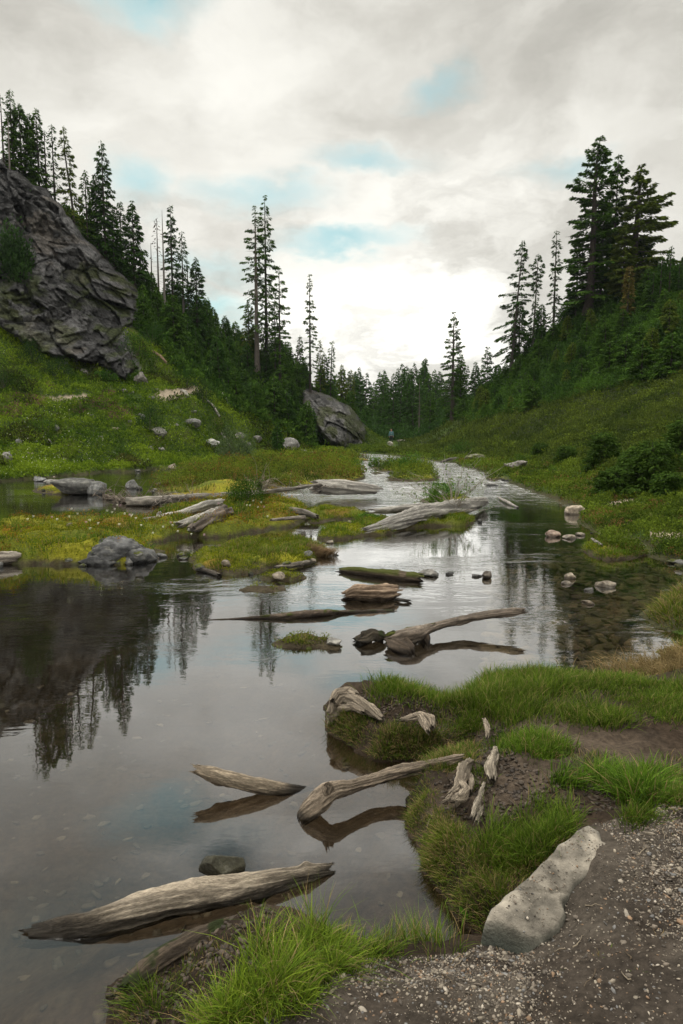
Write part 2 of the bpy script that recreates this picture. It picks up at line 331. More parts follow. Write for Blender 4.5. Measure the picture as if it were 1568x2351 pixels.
def shape(X, Y):
    x, y = X.ravel(), Y.ravel()
    T = np.maximum(tps_eval(TP, x, y), .12)
    far = ss(150, 260, y); T = T * (1 - far) + np.minimum(T, 10) * far * .6
    rag = .5 * fbm(x * .9, y * .9, s=5, o=4) * np.clip(y / 40, .08, 1)
    dm = sdpoly(x, y, MAIN) + rag
    big = fbm(x * .12, y * .12, s=2, o=3) * ss(20, 60, y) * .7
    h1 = ss(-.12, .35, dm) * .20 + ss(.2, 3.5, dm) * np.maximum(T - .18 + big * ss(3, 10, dm), 0)
    h1 += ss(.3, 2, dm) * (.10 * fbm(x * 1.6, y * 1.6, s=8, o=4) + .2 * fbm(x * .5, y * .5, s=9, o=2) * ss(1, 6, dm))
    dn = sdpoly(x, y, NEAR) + .055 * fbm(x * 5, y * 5, s=6, o=4)
    beach = ss(2.35, 2.1, y) * ss(-1.2, -.6, x) * ss(.46, .34, x)            # the low gravel edge
    hn = ss(-.03, .10, dn) * (.16 - .10 * beach) + ss(.08, .5, dn) * (.11 + .1 * beach) + ss(.2, .9, dn) * .07
    hn = hn * (1 - .75 * ss(-.35, -.7, x) * ss(2.8, 2.5, y))                 # low mud beside the old log
    hn = hn + ss(.02, .25, dn) * (.035 * fbm(x * 3, y * 3, s=11, o=4) + .022 * fbm(x * 11, y * 11, s=12, o=4, g=.6) - .02 * ss(.25, .7, ridged(x * 2.2, y * 3, s=13, o=3)))
    hn = hn + .085 * ss(-.08, .25, sdpoly(x, y, LIFT)) * ss(.0, .06, dn)
    h = np.maximum(np.where(dm > -.12, h1, -9), np.where(dn > -.03, hn, -9)); dd = np.maximum(dm, dn * 1.6)
    isl = np.full(x.shape, -1)
    for k, (pl, hh, ew, bp) in enumerate(ISL):
        cx = np.mean([p[0] for p in ISLW[k]]); cy = np.mean([p[1] for p in ISLW[k]]); rr = max(max(abs(p[0] - cx), abs(p[1] - cy)) for p in ISLW[k]) + 3
        q = (np.abs(x - cx) < rr) & (np.abs(y - cy) < rr)
        d = np.full(x.shape, -50.); d[q] = sdpoly(x[q], y[q], ISLW[k]) + ew * (1.15 * fbm(x[q] / ew * .35, y[q] / ew * .35, s=20 + k, o=4) + .1)
        hi = hh * np.sqrt(ss(-.1 * ew, ew * 1.5, d)) * (.75 + .7 * fbm(x / ew * .45, y / ew * .45, s=35 + k, o=3)) + ss(0, ew, d) * bp * (fbm(x / ew * .7, y / ew * .7, s=31 + k, o=3) + .3 * np.abs(fbm(x / ew * 3, y / ew * 3, s=41, o=2)))
        isl = np.where((d > 0) & (hi > h), k, isl); h = np.maximum(h, np.where(d > -.1 * ew, hi, -9)); dd = np.maximum(dd, d)
    deep = .07 + ss(0, 1.6, -dd) * (.34 + .12 * fbm(x * .7, y * .7, s=14, o=3)) + .03 * fbm(x * 4, y * 4, s=15, o=3)
    h = np.where(h < -1, -deep, h)
    return h.reshape(X.shape), dd.reshape(X.shape), isl.reshape(X.shape), dn.reshape(X.shape)

NX, NY = 680, 760
tt = np.linspace(-1, 1, NX); SU = np.sign(tt) * (.72 * np.abs(tt) + .28 * np.abs(tt) ** 3)
yr = np.concatenate([np.linspace(-9, .9, 24)[:-1], .9 * (170 / .9) ** (np.linspace(0, 1, NY - 63)), 170 * (620 / 170) ** np.linspace(0, 1, 41)[1:]])
NY = len(yr)
def halfw(y): return 3.0 + .95 * np.clip(y, 0, 170) + np.clip(y - 170, 0, None) * 1.2
YY, _ = np.meshgrid(yr, SU, indexing='ij'); XX = SU[None, :] * halfw(yr)[:, None]
HH, DD, II, DN = shape(XX, YY)
def samp(A, x, y):                                 # look a grid value up at any place
    r = np.interp(y, yr, np.arange(NY)); i = np.clip(r.astype(int), 0, NY - 2); f = r - i
    u = np.interp(x / halfw(y), SU, np.arange(NX)); j = np.clip(u.astype(int), 0, NX - 2); g = u - j
    return (A[i, j] * (1 - f) * (1 - g) + A[i + 1, j] * f * (1 - g) + A[i, j + 1] * (1 - f) * g + A[i + 1, j + 1] * f * g)
def hz(x, y): return float(samp(HH, np.array([x]), np.array([y]))[0])

# regions of the plan
Z_GRAVEL = [(560, 2500), (620, 2290), (700, 2235), (850, 2200), (1060, 2190), (1110, 2165), (1250, 2120), (1240, 2000), (1330, 1900), (1420, 1880), (1500, 1840), (1700, 1800), (2900, 1560), (3600, 2500)]
Z_MUD = [(780, 1585), (860, 1580), (960, 1610), (1060, 1625), (1150, 1640), (1190, 1700), (1180, 1740), (1260, 1780), (1400, 1800), (1530, 1780), (1568, 1800), (1500, 1860), (1350, 1870), (1270, 1880), (1200, 1890), (1150, 1880), (1080, 1900), (1010, 1860), (1000, 1800), (1080, 1770), (1080, 1710), (990, 1700), (880, 1650), (800, 1620)]
Z_HEATH = [(860, 1036), (1000, 1010), (1080, 960), (1250, 925), (1400, 885), (1700, 820), (1700, 1035), (1400, 1040), (1200, 1042), (1050, 1035)]
Z_THICK = [(1040, 960), (1110, 890), (1180, 820), (1260, 750), (1345, 690), (1440, 650), (1700, 600), (1700, 835), (1400, 895), (1250, 935), (1080, 975)]
Z_FORL = [(352, 705), (480, 760), (560, 800), (660, 830), (760, 900), (840, 960), (850, 1040), (760, 1035), (690, 1020), (600, 975), (500, 930), (430, 880), (380, 820), (330, 765), (300, 745), (338, 735)]
Z_CLIFF = [(-300, 200), (0, 370), (60, 410), (110, 440), (170, 520), (250, 600), (345, 700), (320, 738), (294, 756), (302, 795), (322, 845), (285, 878), (240, 850), (190, 832), (120, 820), (60, 790), (0, 755), (-300, 640)]
Z_DOME = [(690, 890), (740, 905), (800, 935), (840, 985), (853, 1030), (800, 1040), (760, 1020), (720, 980), (690, 930)]
PXg, PYg = proj(XX, YY, HH)
x, y = XX.ravel(), YY.ravel(); h = HH.ravel(); px, py = PXg.ravel(), PYg.ravel(); isl = II.ravel(); dn = DN.ravel()
col = np.zeros((len(x), 3)); nz = fbm(x * .8, y * .8, s=50, o=4)[:, None]; nf = fbm(x * 6, y * 6, s=51, o=4)[:, None]
def blend(c, m): global col; m = np.asarray(m, float).reshape(-1, 1); col = col * (1 - m) + np.array(c) * m
col[:] = (.045, .075, .014)
blend((.075, .09, .018), ss(.0, .5, nz))
blend((.030, .036, .014), inpoly(px, py, Z_HEATH) * .9)
blend((.012, .022, .008), inpoly(px, py, Z_THICK) | inpoly(px, py, Z_FORL))
blend((.014, .024, .009), (y > 98))
blend((.10, .10, .095), (inpoly(px, py, Z_CLIFF) & (y > 44)) * .9)
blend((.10, .115, .014), (isl >= 0) * .9); blend((.20, .19, .016), (isl >= 0) * ss(-.1, .35, fbm(x * 1.5, y * 1.5, s=53, o=3)) * .9); blend((.17, .095, .022), (isl >= 0) * ss(.1, .4, fbm(x * .9, y * .9, s=54, o=3)) * .7)
blend((.05, .04, .025), (isl >= 0) * ss(.10, .04, h + .03 * nf.ravel()))  # dark rims: shade of an undercut edge put into the islet colour
nearb = (y < 7.2) & (dn > -.05)
blend((.040, .028, .019), nearb)
blend((.10, .078, .058), nearb * ss(0, .5, nz.ravel()) * .5)
blend((.020, .015, .011), nearb * ss(.1, .45, nf.ravel() * .6 + fbm(x * 2.2, y * 2.2, s=77, o=3) * .8) * .75)
blend((.020, .014, .010), nearb * inpoly(px, py, [(200, 2400), (240, 2200), (560, 2080), (660, 2140), (560, 2250), (430, 2400)]) * .85)
g_ = inpoly(px, py, Z_GRAVEL) & nearb
blend((.045, .037, .030), g_ * .8)
blend((.078, .066, .053), g_ * ss(.0, .4, fbm(x * 2.5, y * 2.5, s=52, o=3)) * .6)
for (a, b, c, d, w) in PATHS:
    e = np.hypot(c - a, d - b); t = np.clip(((px - a) * (c - a) + (py - b) * (d - b)) / e ** 2, 0, 1)
    dist = np.hypot(px - a - t * (c - a), (py - b - t * (d - b)) * 1.2)
    blend((.33, .27, .20), (dist + nf.ravel() * 4 < w * 1.25) & (h > 0) & (y > 9))
bank = (h < .10) & (h > 0) & (isl < 0) & (y > 7) & (y < 60)
blend((.05, .042, .026), bank * .8)
bed = h < 0                                                   # bottom of the pool
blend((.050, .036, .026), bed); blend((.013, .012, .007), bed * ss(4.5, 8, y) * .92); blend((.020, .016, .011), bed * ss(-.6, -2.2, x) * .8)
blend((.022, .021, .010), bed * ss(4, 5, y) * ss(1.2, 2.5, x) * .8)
blend((.042, .033, .026), bed * ss(-.2, .35, fbm(x * 1.1, y * 1.1, s=60, o=4)) * .6)
blend((.12, .10, .075), bed * (fbm(x * 3.5, y * 3.5, s=61, o=3) > .42) * .12)
col *= (1 + .25 * nf)
idx = np.arange(NY * NX).reshape(NY, NX)
q = np.stack([idx[:-1, :-1], idx[:-1, 1:], idx[1:, 1:], idx[1:, :-1]], -1).reshape(-1, 4)
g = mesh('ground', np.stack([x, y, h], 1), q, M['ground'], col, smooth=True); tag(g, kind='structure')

# ---------------------------------------------------------------- water
m = bpy.data.materials.new('river_water'); m.use_nodes = True; nt = m.node_tree; nt.nodes.clear()
pos = N('ShaderNodeNewGeometry').outputs['Position']; sp = N('ShaderNodeSeparateXYZ'); link(pos, sp.inputs[0])
wv = vm('ADD', pos, vm('SCALE', noise(pos, .25, 2, .5, 0, 'Color')))
r1 = noise(vm('MULTIPLY', wv, (3.2, 6.5, 1)), 1.0, 3, .5, .6)
r2 = noise(vm('MULTIPLY', wv, (.9, 2.4, 1)), 1.0, 4, .55, .8)
r3 = noise(vm('MULTIPLY', pos, (14, 30, 1)), 1.0, 2, .5, .3)
riv = mrange(sm('ADD', sp.outputs[0], sm('MULTIPLY', sp.outputs[1], .14)), -1.5, 1.0, 0, 1)
far_ = sm('MULTIPLY', mrange(sp.outputs[1], 17, 30, 0, 1), sm('ADD', sm('MULTIPLY', riv, .9), .1))
patch = mrange(noise(vm('MULTIPLY', pos, (.30, .75, 1)), 1., 3, .55), .46, .66, 0, 1)
mid_ = mrange(sp.outputs[1], 5.2, 8.5, 0, 1)
amp = sm('ADD', sm('MULTIPLY', far_, .55), sm('ADD', sm('MULTIPLY', sm('MULTIPLY', patch, mid_), .12), sm('ADD', .006, sm('MULTIPLY', mid_, .012))))
hgt = sm('ADD', sm('MULTIPLY', r1, .5), sm('ADD', r2, sm('MULTIPLY', r3, .12)))
bp = N('ShaderNodeBump'); bp.inputs['Distance'].default_value = .12; link(hgt, bp.inputs['Height']); link(amp, bp.inputs['Strength'])
lw = N('ShaderNodeLayerWeight'); lw.inputs['Blend'].default_value = .5; link(bp.outputs[0], lw.inputs['Normal'])
fr = sm('ADD', sm('MULTIPLY', sm('POWER', lw.outputs['Facing'], 2.5), .97), .03)
gl = N('ShaderNodeBsdfGlossy'); gl.inputs['Roughness'].default_value = .015; gl.inputs['Color'].default_value = (.97, .98, 1, 1); link(bp.outputs[0], gl.inputs['Normal'])
tr = N('ShaderNodeBsdfTransparent'); tr.inputs['Color'].default_value = (.72, .68, .58, 1)
mx = N('ShaderNodeMixShader'); link(fr, mx.inputs[0]); link(tr.outputs[0], mx.inputs[1]); link(gl.outputs[0], mx.inputs[2])
foam_sheen = mrange(noise(vm('MULTIPLY', wv, (2.2, 9, 1)), 1., 5, .62, 1.2), .49, .64, 0, .75)  # white on the rapids: foam plus silver sky reflection put into the colour
fm = sm('MULTIPLY', sm('MULTIPLY', foam_sheen, riv), sm('MULTIPLY', mrange(sp.outputs[1], 17, 27, 0, 1), mrange(noise(vm('MULTIPLY', pos, (.35, .6, 1)), 1., 2, .5), .38, .52, .25, 1)))
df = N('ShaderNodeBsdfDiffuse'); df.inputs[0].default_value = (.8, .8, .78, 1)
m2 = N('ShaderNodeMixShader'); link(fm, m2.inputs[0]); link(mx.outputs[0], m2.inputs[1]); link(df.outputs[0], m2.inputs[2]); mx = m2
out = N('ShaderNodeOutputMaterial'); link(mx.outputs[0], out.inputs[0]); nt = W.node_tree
w = mesh('water', np.array([(-140, -3, 0), (60, -3, 0), (60, 99, 0), (-140, 99, 0)], float), np.array([[0, 1, 2, 3]]), m); tag(w, kind='structure')
# ---------------------------------------------------------------- foliage tools
rng = np.random.default_rng(7)
def nrm(a): return a / (np.linalg.norm(a, axis=-1, keepdims=True) + 1e-9)
def cards(p, d, L, w, c, up=None, tipc=1.25):
    """Leaf-shaped quads: base p, direction d, length L, width w, colour c."""
    n = len(p); d = nrm(d); r = rng.normal(size=(n, 3)) * .5 + (np.array([0, 0, 1.]) if up is None else up)
    s = nrm(np.cross(d, r)); L = np.broadcast_to(L, (n,))[:, None]; w = np.broadcast_to(w, (n,))[:, None]
    k = nrm(np.cross(s, d)) * L * rng.normal(size=(n, 1)) * .06
    V = np.stack([p, p + d * L * .45 + s * w * .5 + k, p + d * L, p + d * L * .45 - s * w * .5 + k], 1).reshape(-1, 3)
    cc = np.stack([c * .8, c, c * tipc, c], 1).reshape(-1, 3)  # paler tips: new growth plus a top-lit look put into the colour
    return V, np.arange(4 * n).reshape(n, 4), cc
def cat(parts):
    Vs, Fs, Cs, o = [], [], [], 0
    for v, f, c in parts: Vs.append(v); Fs.append(f + o); Cs.append(c); o += len(v)
    return np.concatenate(Vs), np.concatenate(Fs), np.concatenate(Cs)
def tubes(paths, radii, cols, k=6):
    """paths (n,m,3) radii (n,m): k-sided tubes."""
    n, m_, _ = paths.shape; t = nrm(np.gradient(paths, axis=1)); ref = np.where(np.abs(t[..., 2:]) > .9, [1., 0, 0], [0, 0, 1.])
    u = nrm(np.cross(t, ref)); v = np.cross(t, u); a = np.arange(k) / k * 2 * np.pi
    V = paths[:, :, None] + radii[:, :, None, None] * (u[:, :, None] * np.cos(a)[None, None, :, None] + v[:, :, None] * np.sin(a)[None, None, :, None])
    b = (np.arange(n) * m_ * k)[:, None, None]; i = np.arange(m_ - 1)[None, :, None] * k; j = np.arange(k)[None, None]; j2 = (j + 1) % k
    Q = np.stack([b + i + j, b + i + j2, b + i + k + j2, b + i + k + j], -1).reshape(-1, 4)
    c = np.broadcast_to(cols, (n, 3)) if np.ndim(cols) < 3 else cols
    return V.reshape(-1, 3), Q, np.repeat(c, m_ * k, 0).reshape(-1, 3) if np.ndim(cols) < 3 else cols.reshape(-1, 3)

def conifer(H, Rb, bare=.08, nb=70, dens=1., card=.34, droop=.35, narrow=1., gap=.0, lean=0., prof=None, greens=((.02, .05, .012), (.06, .11, .02)), foli=1., bend=0., dead=.12, top=.0, rad=None, asym=0., whorl=0.):
    """Returns (trunk VFC, crown VFC) for one conifer of height H and crown radius Rb, standing at the origin."""
    nb = int(nb * 1.9); card = card * .86
    r0 = (rad or (.010 * H + .04)) * .85; zz = np.linspace(0, 1, 14)
    px_ = lean * zz * H + bend * H * np.sin(zz * 5 + 1) * .02 * zz; py_ = bend * H * np.cos(zz * 4) * .015 * zz
    path = np.stack([px_, py_, zz * H], 1)[None]; rr = (r0 * (1 - zz) ** .8 + .015 + r0 * .6 * np.exp(-zz * 25))[None]
    tv = tubes(path, rr, np.array([[.062, .053, .045]]), 8)
    ax = lambda t: np.stack([np.interp(t, zz, px_), np.interp(t, zz, py_), t * H], -1)
    prof = prof or (lambda t: (1 - t) ** .75 * (.55 + .45 * np.minimum(t * 6, 1)) )
    t = bare + (1 - bare) * (np.arange(nb) + rng.random(nb) * .9) / nb
    if whorl: t = np.clip(np.round(t * whorl) / whorl + rng.normal(size=nb) * .018, bare, 1)
    tau = (t - bare) / (1 - bare)
    az = np.arange(nb) * 2.399 + rng.normal(size=nb) * .35
    L = Rb * prof(tau) * rng.uniform(.4, 1.2, nb) * (1 + asym * np.cos(az)) + .12 * narrow
    gm = vn(tau * 9, np.zeros(nb) + rng.random() * 50, az * .6, 3); L = L * np.where(gm < -.25, 1 - gap, 1)
    L = L * np.clip((1 - t) / .12, .12, 1) ** .6; L = np.maximum(L, .10)
    up = .45 * tau ** 1.5 - .12; dr = droop * (1.1 - .7 * tau)
    base = ax(t); dx, dy = np.cos(az), np.sin(az); isdead = rng.random(nb) < dead * (1.6 - tau * 1.4)
    sN = np.linspace(0, 1, 5)
    def bp_(s, i):
        l = L[i]; return base[i] + np.stack([dx[i] * l * s, dy[i] * l * s, l * (up[i] * s - dr[i] * s ** 2 + .12 * s ** 3)], -1)
    bi = np.repeat(np.arange(nb), 5); bpth = bp_(np.tile(sN, nb), bi).reshape(nb, 5, 3)
    brr = (r0 * .16 + .006 * L)[:, None] * (1 - sN * .85)[None] * (1 - t * .5)[:, None]
    keep = L > .3
    tw = tubes(bpth[keep], brr[keep], np.array([[.06, .052, .045]]), 3) if keep.any() else None
    parts = []
    cnt = np.where(isdead, 0, np.maximum(3, (L / card * 15 * dens * foli))).astype(int)
    i = np.repeat(np.arange(nb), cnt); n = len(i)
    s = np.sqrt(rng.random(n)) * .88 + .12
    p = bp_(s, i); lat = rng.choice([-1., 1.], n); latd = np.stack([-dy[i] * lat, dx[i] * lat, np.zeros(n)], 1)
    spread = (.30 * L[i] * (1.08 - s) + .06) * rng.random(n)
    out_ = np.stack([dx[i], dy[i], np.zeros(n)], 1)
    p = p + latd * spread[:, None] + out_ * spread[:, None] * .5 + np.stack([np.zeros(n), np.zeros(n), -spread * .35 + rng.normal(size=n) * .05], 1)
    d = out_ * .8 + latd * rng.uniform(.1, 1, n)[:, None] + np.array([0, 0, -1]) * (droop * .8 + rng.random(n)[:, None] * .5)
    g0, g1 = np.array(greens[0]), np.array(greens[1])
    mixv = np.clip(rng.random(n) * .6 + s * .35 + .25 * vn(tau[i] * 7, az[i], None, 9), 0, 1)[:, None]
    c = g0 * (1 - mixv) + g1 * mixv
    ln = card * rng.uniform(.6, 1.25, n)
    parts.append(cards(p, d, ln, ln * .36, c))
    # leader sprays at the tip
    k = int(10 * foli) + 2; tz = 1 - rng.random(k) * .06; a2 = rng.random(k) * 6.28
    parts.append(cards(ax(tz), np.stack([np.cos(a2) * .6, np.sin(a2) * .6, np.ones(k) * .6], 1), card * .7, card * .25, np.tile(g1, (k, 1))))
    trunk = cat([tv, tw]) if tw is not None else tv
    return trunk, cat(parts)
def tree(name, X, Y, H, label, cat_, group=None, z=None, bark=None, parts=('trunk', 'crown'), **k):
    t, c = conifer(H, **k)
    r = empty(name, (X, Y, (hz(X, Y) if z is None else z) - .15), label, cat_, group)
    tc_ = t[2] * (np.array(bark) / np.array([.085, .075, .065]) if bark else 1)
    mesh('trunk', t[0], t[1], M['bark'], tc_, r, smooth=True)
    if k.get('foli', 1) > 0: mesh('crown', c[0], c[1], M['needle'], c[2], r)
    return r
def ptree(px, base, top, Y, label, wpx, **k):
    b = yp(px, base, Y); z0 = hz(b.x, b.y); tp = yp(px, top, Y); H = tp.z - z0 + .15
    k.setdefault('Rb', wpx / 2 * mpp(b)); k.setdefault('group', None)
    return tree(k.pop('name', 'conifer'), b.x, b.y, H, label, k.pop('cat_', 'tree'), z=z0, **k)

# ---------------------------------------------------------------- rock walls
def facets(u, v, sc, seed, tilt=.5):
    gu, gv = u / sc, v / sc; iu, iv = np.floor(gu), np.floor(gv); z = np.zeros_like(iu); best = np.full(u.shape, 9.); sec = np.full(u.shape, 9.); val = np.zeros(u.shape)
    for a in (-1, 0, 1):
        for b in (-1, 0, 1):
            cu, cv_ = iu + a, iv + b; jx = cu + hsh(cu, cv_, z, seed); jy = cv_ + hsh(cu, cv_, z, seed + 1)
            du, dv = gu - jx, gv - jy; d = du * du + dv * dv
            t = (hsh(cu, cv_, z, seed + 2) - .5) + tilt * ((hsh(cu, cv_, z, seed + 3) - .5) * 2 * du + (hsh(cu, cv_, z, seed + 4) - .5) * 2 * dv)
            k = d < best; sec = np.where(k, best, np.minimum(sec, d)); val = np.where(k, t, val); best = np.where(k, d, best)
    return val, np.sqrt(sec) - np.sqrt(best)

def wall(name, poly, ctrl, step, disp, label, back, edge, seed, tone, sc=.7, ang=1.0, catg='cliff', big=1.):
    c = np.array(ctrl, float); A = np.c_[np.ones(len(c)), c[:, 0] / 500, c[:, 1] / 500]; q = np.array([(a / 500, b / 500) for a, b, _ in ctrl])
    r = np.sqrt(((q[:, None] - q[None]) ** 2).sum(-1)); K = np.where(r > 0, r * r * np.log(r + 1e-9), 0) + np.eye(len(c)) * .003
    B = np.zeros((len(c) + 3,) * 2); B[:len(c), :len(c)] = K; B[:len(c), len(c):] = A; B[len(c):, :len(c)] = A.T
    w_ = np.linalg.solve(B, np.r_[c[:, 2], 0, 0, 0])
    pl = np.array(poly); x0, y0 = pl.min(0); x1, y1 = pl.max(0)
    gx = np.arange(x0 - 2, x1 + 3, step); gy = np.arange(y0 - 2, y1 + 3, step); PX, PY = np.meshgrid(gx, gy)
    a, b = PX / 500, PY / 500; D = w_[-3] + w_[-2] * a + w_[-1] * b
    for i in range(len(c)):
        rr = (a - q[i, 0]) ** 2 + (b - q[i, 1]) ** 2; D += w_[i] * .5 * rr * np.log(rr + 1e-12)
    sd = sdpoly(PX, PY, poly) + (12 if big == 1. else 4) * fbm(PX / 34, PY / 34, s=seed, o=4)
    xc = (PX - 784) / F; yc = -(PY - 1175.5) / F; dyv = CP + yc * SP; dzv = -SP + yc * CP
    def pos(D): t = D / dyv; return xc * t, D, EYE + dzv * t
    X, Y, Z = pos(D); ca, sa = math.cos(ang), math.sin(ang)
    u = X * ca - Z * sa; v = X * sa + Z * ca                                   # u runs along the bedding
    wu = u + .5 * fbm(u * .4, v * .4, s=seed + 1, o=3); wv_ = v + .35 * fbm(u * .4, v * .4, s=seed + 2, o=3)
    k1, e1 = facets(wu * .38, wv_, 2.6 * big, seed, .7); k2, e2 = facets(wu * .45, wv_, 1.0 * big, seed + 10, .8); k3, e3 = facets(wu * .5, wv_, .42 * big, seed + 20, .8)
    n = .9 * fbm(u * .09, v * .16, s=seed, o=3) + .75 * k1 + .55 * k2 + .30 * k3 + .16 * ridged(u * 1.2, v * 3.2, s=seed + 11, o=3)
    n -= .22 * np.exp(-(e1 / .06) ** 2) + .08 * np.exp(-(e2 / .06) ** 2)
    D2 = D - disp * n + back * (1 - ss(-edge * .3, edge, sd)) ** 2
    X, Y, Z = pos(D2)
    ok = sd > -edge * .3; I = np.arange(PX.size).reshape(PX.shape)
    kq = ok[:-1, :-1] & ok[1:, :-1] & ok[:-1, 1:] & ok[1:, 1:]
    Q = np.stack([I[:-1, :-1][kq], I[1:, :-1][kq], I[1:, 1:][kq], I[:-1, 1:][kq]], -1)
    cc = np.ones((PX.size, 3)) * np.array(tone)
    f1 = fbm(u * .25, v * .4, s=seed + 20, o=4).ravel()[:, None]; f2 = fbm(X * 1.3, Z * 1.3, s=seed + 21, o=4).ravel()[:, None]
    cc *= 1 + .45 * f1 + .35 * f2 + (.5 * k1 + .7 * k2 + .8 * k3).ravel()[:, None]  # facet tones: rock variation plus relief light and shade put into the colour
    wm = ss(.05, .4, f2 + .5 * f1); cc = cc * (1 - wm * .5) + np.array([.15, .125, .10]) * wm * .5           # warm weathered faces
    nrmz = ss(.02, .3, fbm(u * .14, v * .35, s=seed + 30, o=4)).ravel()[:, None] * ss(-.1, .25, f2)
    cc = cc * (1 - nrmz * .8) + np.array([.05, .065, .016]) * nrmz * .8                                       # moss in the seams
    used = np.unique(Q); mp = np.full(PX.size, -1); mp[used] = np.arange(len(used))
    V = np.stack([X.ravel(), Y.ravel(), Z.ravel()], 1)[used]
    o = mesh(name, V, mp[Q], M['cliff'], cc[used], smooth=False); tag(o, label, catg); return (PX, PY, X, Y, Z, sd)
CLG = wall('rock_cliff', Z_CLIFF, [(0, 760, 46.5), (150, 835, 47.5), (280, 875, 49), (320, 842, 50.5), (0, 385, 58), (60, 420, 58.5), (110, 450, 59), (170, 530, 60), (250, 605, 61.5), (340, 700, 63.5), (150, 650, 53.5), (0, 580, 52), (300, 790, 55), (-300, 300, 58), (-300, 640, 44)], 2.2, 1.6,
     'steep dark grey rock cliff rising over the meadow on the left', 3, 14, 100, (.082, .080, .080))
wall('rock_outcrop', Z_DOME, [(690, 890, 82), (853, 1030, 82), (800, 1040, 76), (760, 1020, 73), (720, 980, 74), (760, 930, 80), (830, 970, 82), (790, 990, 76)], 1.5, 1.4,
     'rounded grey bare rock outcrop dropping to the river at the bend', 7, 16, 300, (.13, .127, .122), sc=.8, ang=.9, catg='outcrop', big=1.5)

# ---------------------------------------------------------------- tall conifers, one by one
DK = ((.017, .045, .010), (.048, .105, .016)); MD = ((.022, .056, .010), (.074, .145, .018)); OL = ((.034, .064, .010), (.125, .165, .022))
GREY = (.26, .24, .21)
ptree(8, 360, 218, 60, 'dead grey snag at the very left edge on top of the cliff', 26, Rb=1.0, foli=.15, dead=.9, nb=40, bark=(.09, .08, .07), name='snag', greens=DK)
ptree(30, 365, 207, 60.5, 'tallest thin-topped conifer of the clump at the left cliff top', 50, nb=60, gap=.5, greens=MD, dens=.8)
ptree(20, 380, 262, 59.5, 'bare pale leaning snag in the clump at the left cliff top', 16, Rb=.5, foli=.0, nb=16, bark=GREY, name='snag', lean=.02, dead=1)
ptree(50, 385, 240, 61, 'dense bushy conifer in the clump at the left cliff top', 78, nb=100, greens=MD, prof=lambda t: (1 - t) ** .55)
ptree(91, 440, 252, 62, 'slim conifer right of the clump at the left cliff top', 48, nb=70, gap=.4, greens=MD)
ptree(74, 430, 262, 62, 'short slim conifer crowded between two others at the left cliff top', 36, nb=60, gap=.3, greens=DK)
ptree(108, 450, 300, 62, 'sparse half-dead conifer behind the cliff top, left of a bare snag', 26, nb=46, foli=.35, gap=.5, dead=.5, greens=DK)
ptree(127, 480, 288, 62.5, 'bare-topped snag with needles only low down on the cliff ridge', 46, nb=56, prof=lambda t: np.where(t < .45, (1 - t) ** .5, .12), foli=.7, dead=.4, greens=DK, name='snag')
ptree(172, 530, 293, 62, 'irregular conifer with a bare lower trunk leaning off the cliff ridge', 62, nb=58, bare=.2, gap=.5, greens=OL, lean=-.05, dead=.25, bend=1, whorl=22)
ptree(201, 550, 393, 63.5, 'small pointed conifer just right of the bare-trunked ridge conifer', 34, nb=50, gap=.2, greens=MD)
ptree(226, 590, 400, 64.5, 'broad dark conifer hugging the tall tree on the cliff ridge', 58, nb=80, greens=DK)
ptree(243, 600, 325, 64.5, 'tall dense conifer with drooping boughs highest on the cliff ridge middle', 72, nb=100, gap=.35, greens=DK, droop=.5, whorl=30)
ptree(262, 610, 480, 65, 'dark low conifer below the tall ridge conifer', 46, nb=70, greens=DK)
ptree(281, 630, 464, 66, 'narrow conifer left of the wide one at the end of the cliff ridge', 44, nb=66, gap=.3, greens=DK)
ptree(310, 670, 462, 67, 'wide layered conifer at the lower end of the cliff ridge', 86, nb=95, gap=.25, greens=DK, droop=.45, whorl=26)
ptree(331, 700, 590, 68, 'short dark conifer at the foot of the wide layered one', 40, nb=60, greens=DK)
ptree(351, 720, 558, 70, 'thin dead pole at the left of the snag group', 14, Rb=.35, foli=0, nb=14, bark=(.13, .115, .10), name='snag', dead=1)
ptree(366, 725, 503, 70.5, 'grey dead snag with short stubs and a few brown needles', 26, Rb=.75, foli=.12, nb=44, bark=(.18, .16, .14), name='snag', dead=.85, greens=((.05, .035, .015), (.09, .06, .03)))
ptree(379, 728, 482, 71, 'tall silvery bare snag, palest and tallest of its group', 18, Rb=.55, foli=.0, nb=34, bark=(.34, .32, .29), name='snag', dead=1)
ptree(398, 735, 473, 71.5, 'narrow spired live conifer among the pale snags', 54, nb=82, gap=.35, greens=DK, bare=.16, whorl=26)
ptree(422, 740, 533, 72.5, 'sparse conifer with a grey bare lower trunk right of the spire', 38, nb=50, bare=.35, foli=.7, gap=.3, greens=DK, bark=(.2, .18, .16))
ptree(433, 740, 590, 74, 'thin dead stem between the sparse conifer and the dark pyramid', 16, Rb=.4, foli=0, nb=14, bark=(.16, .15, .13), name='snag', dead=1)
ptree(453, 750, 592, 73, 'dark full pyramid conifer closing the snag group on its right', 66, nb=95, greens=DK, prof=lambda t: (1 - t) ** .7)
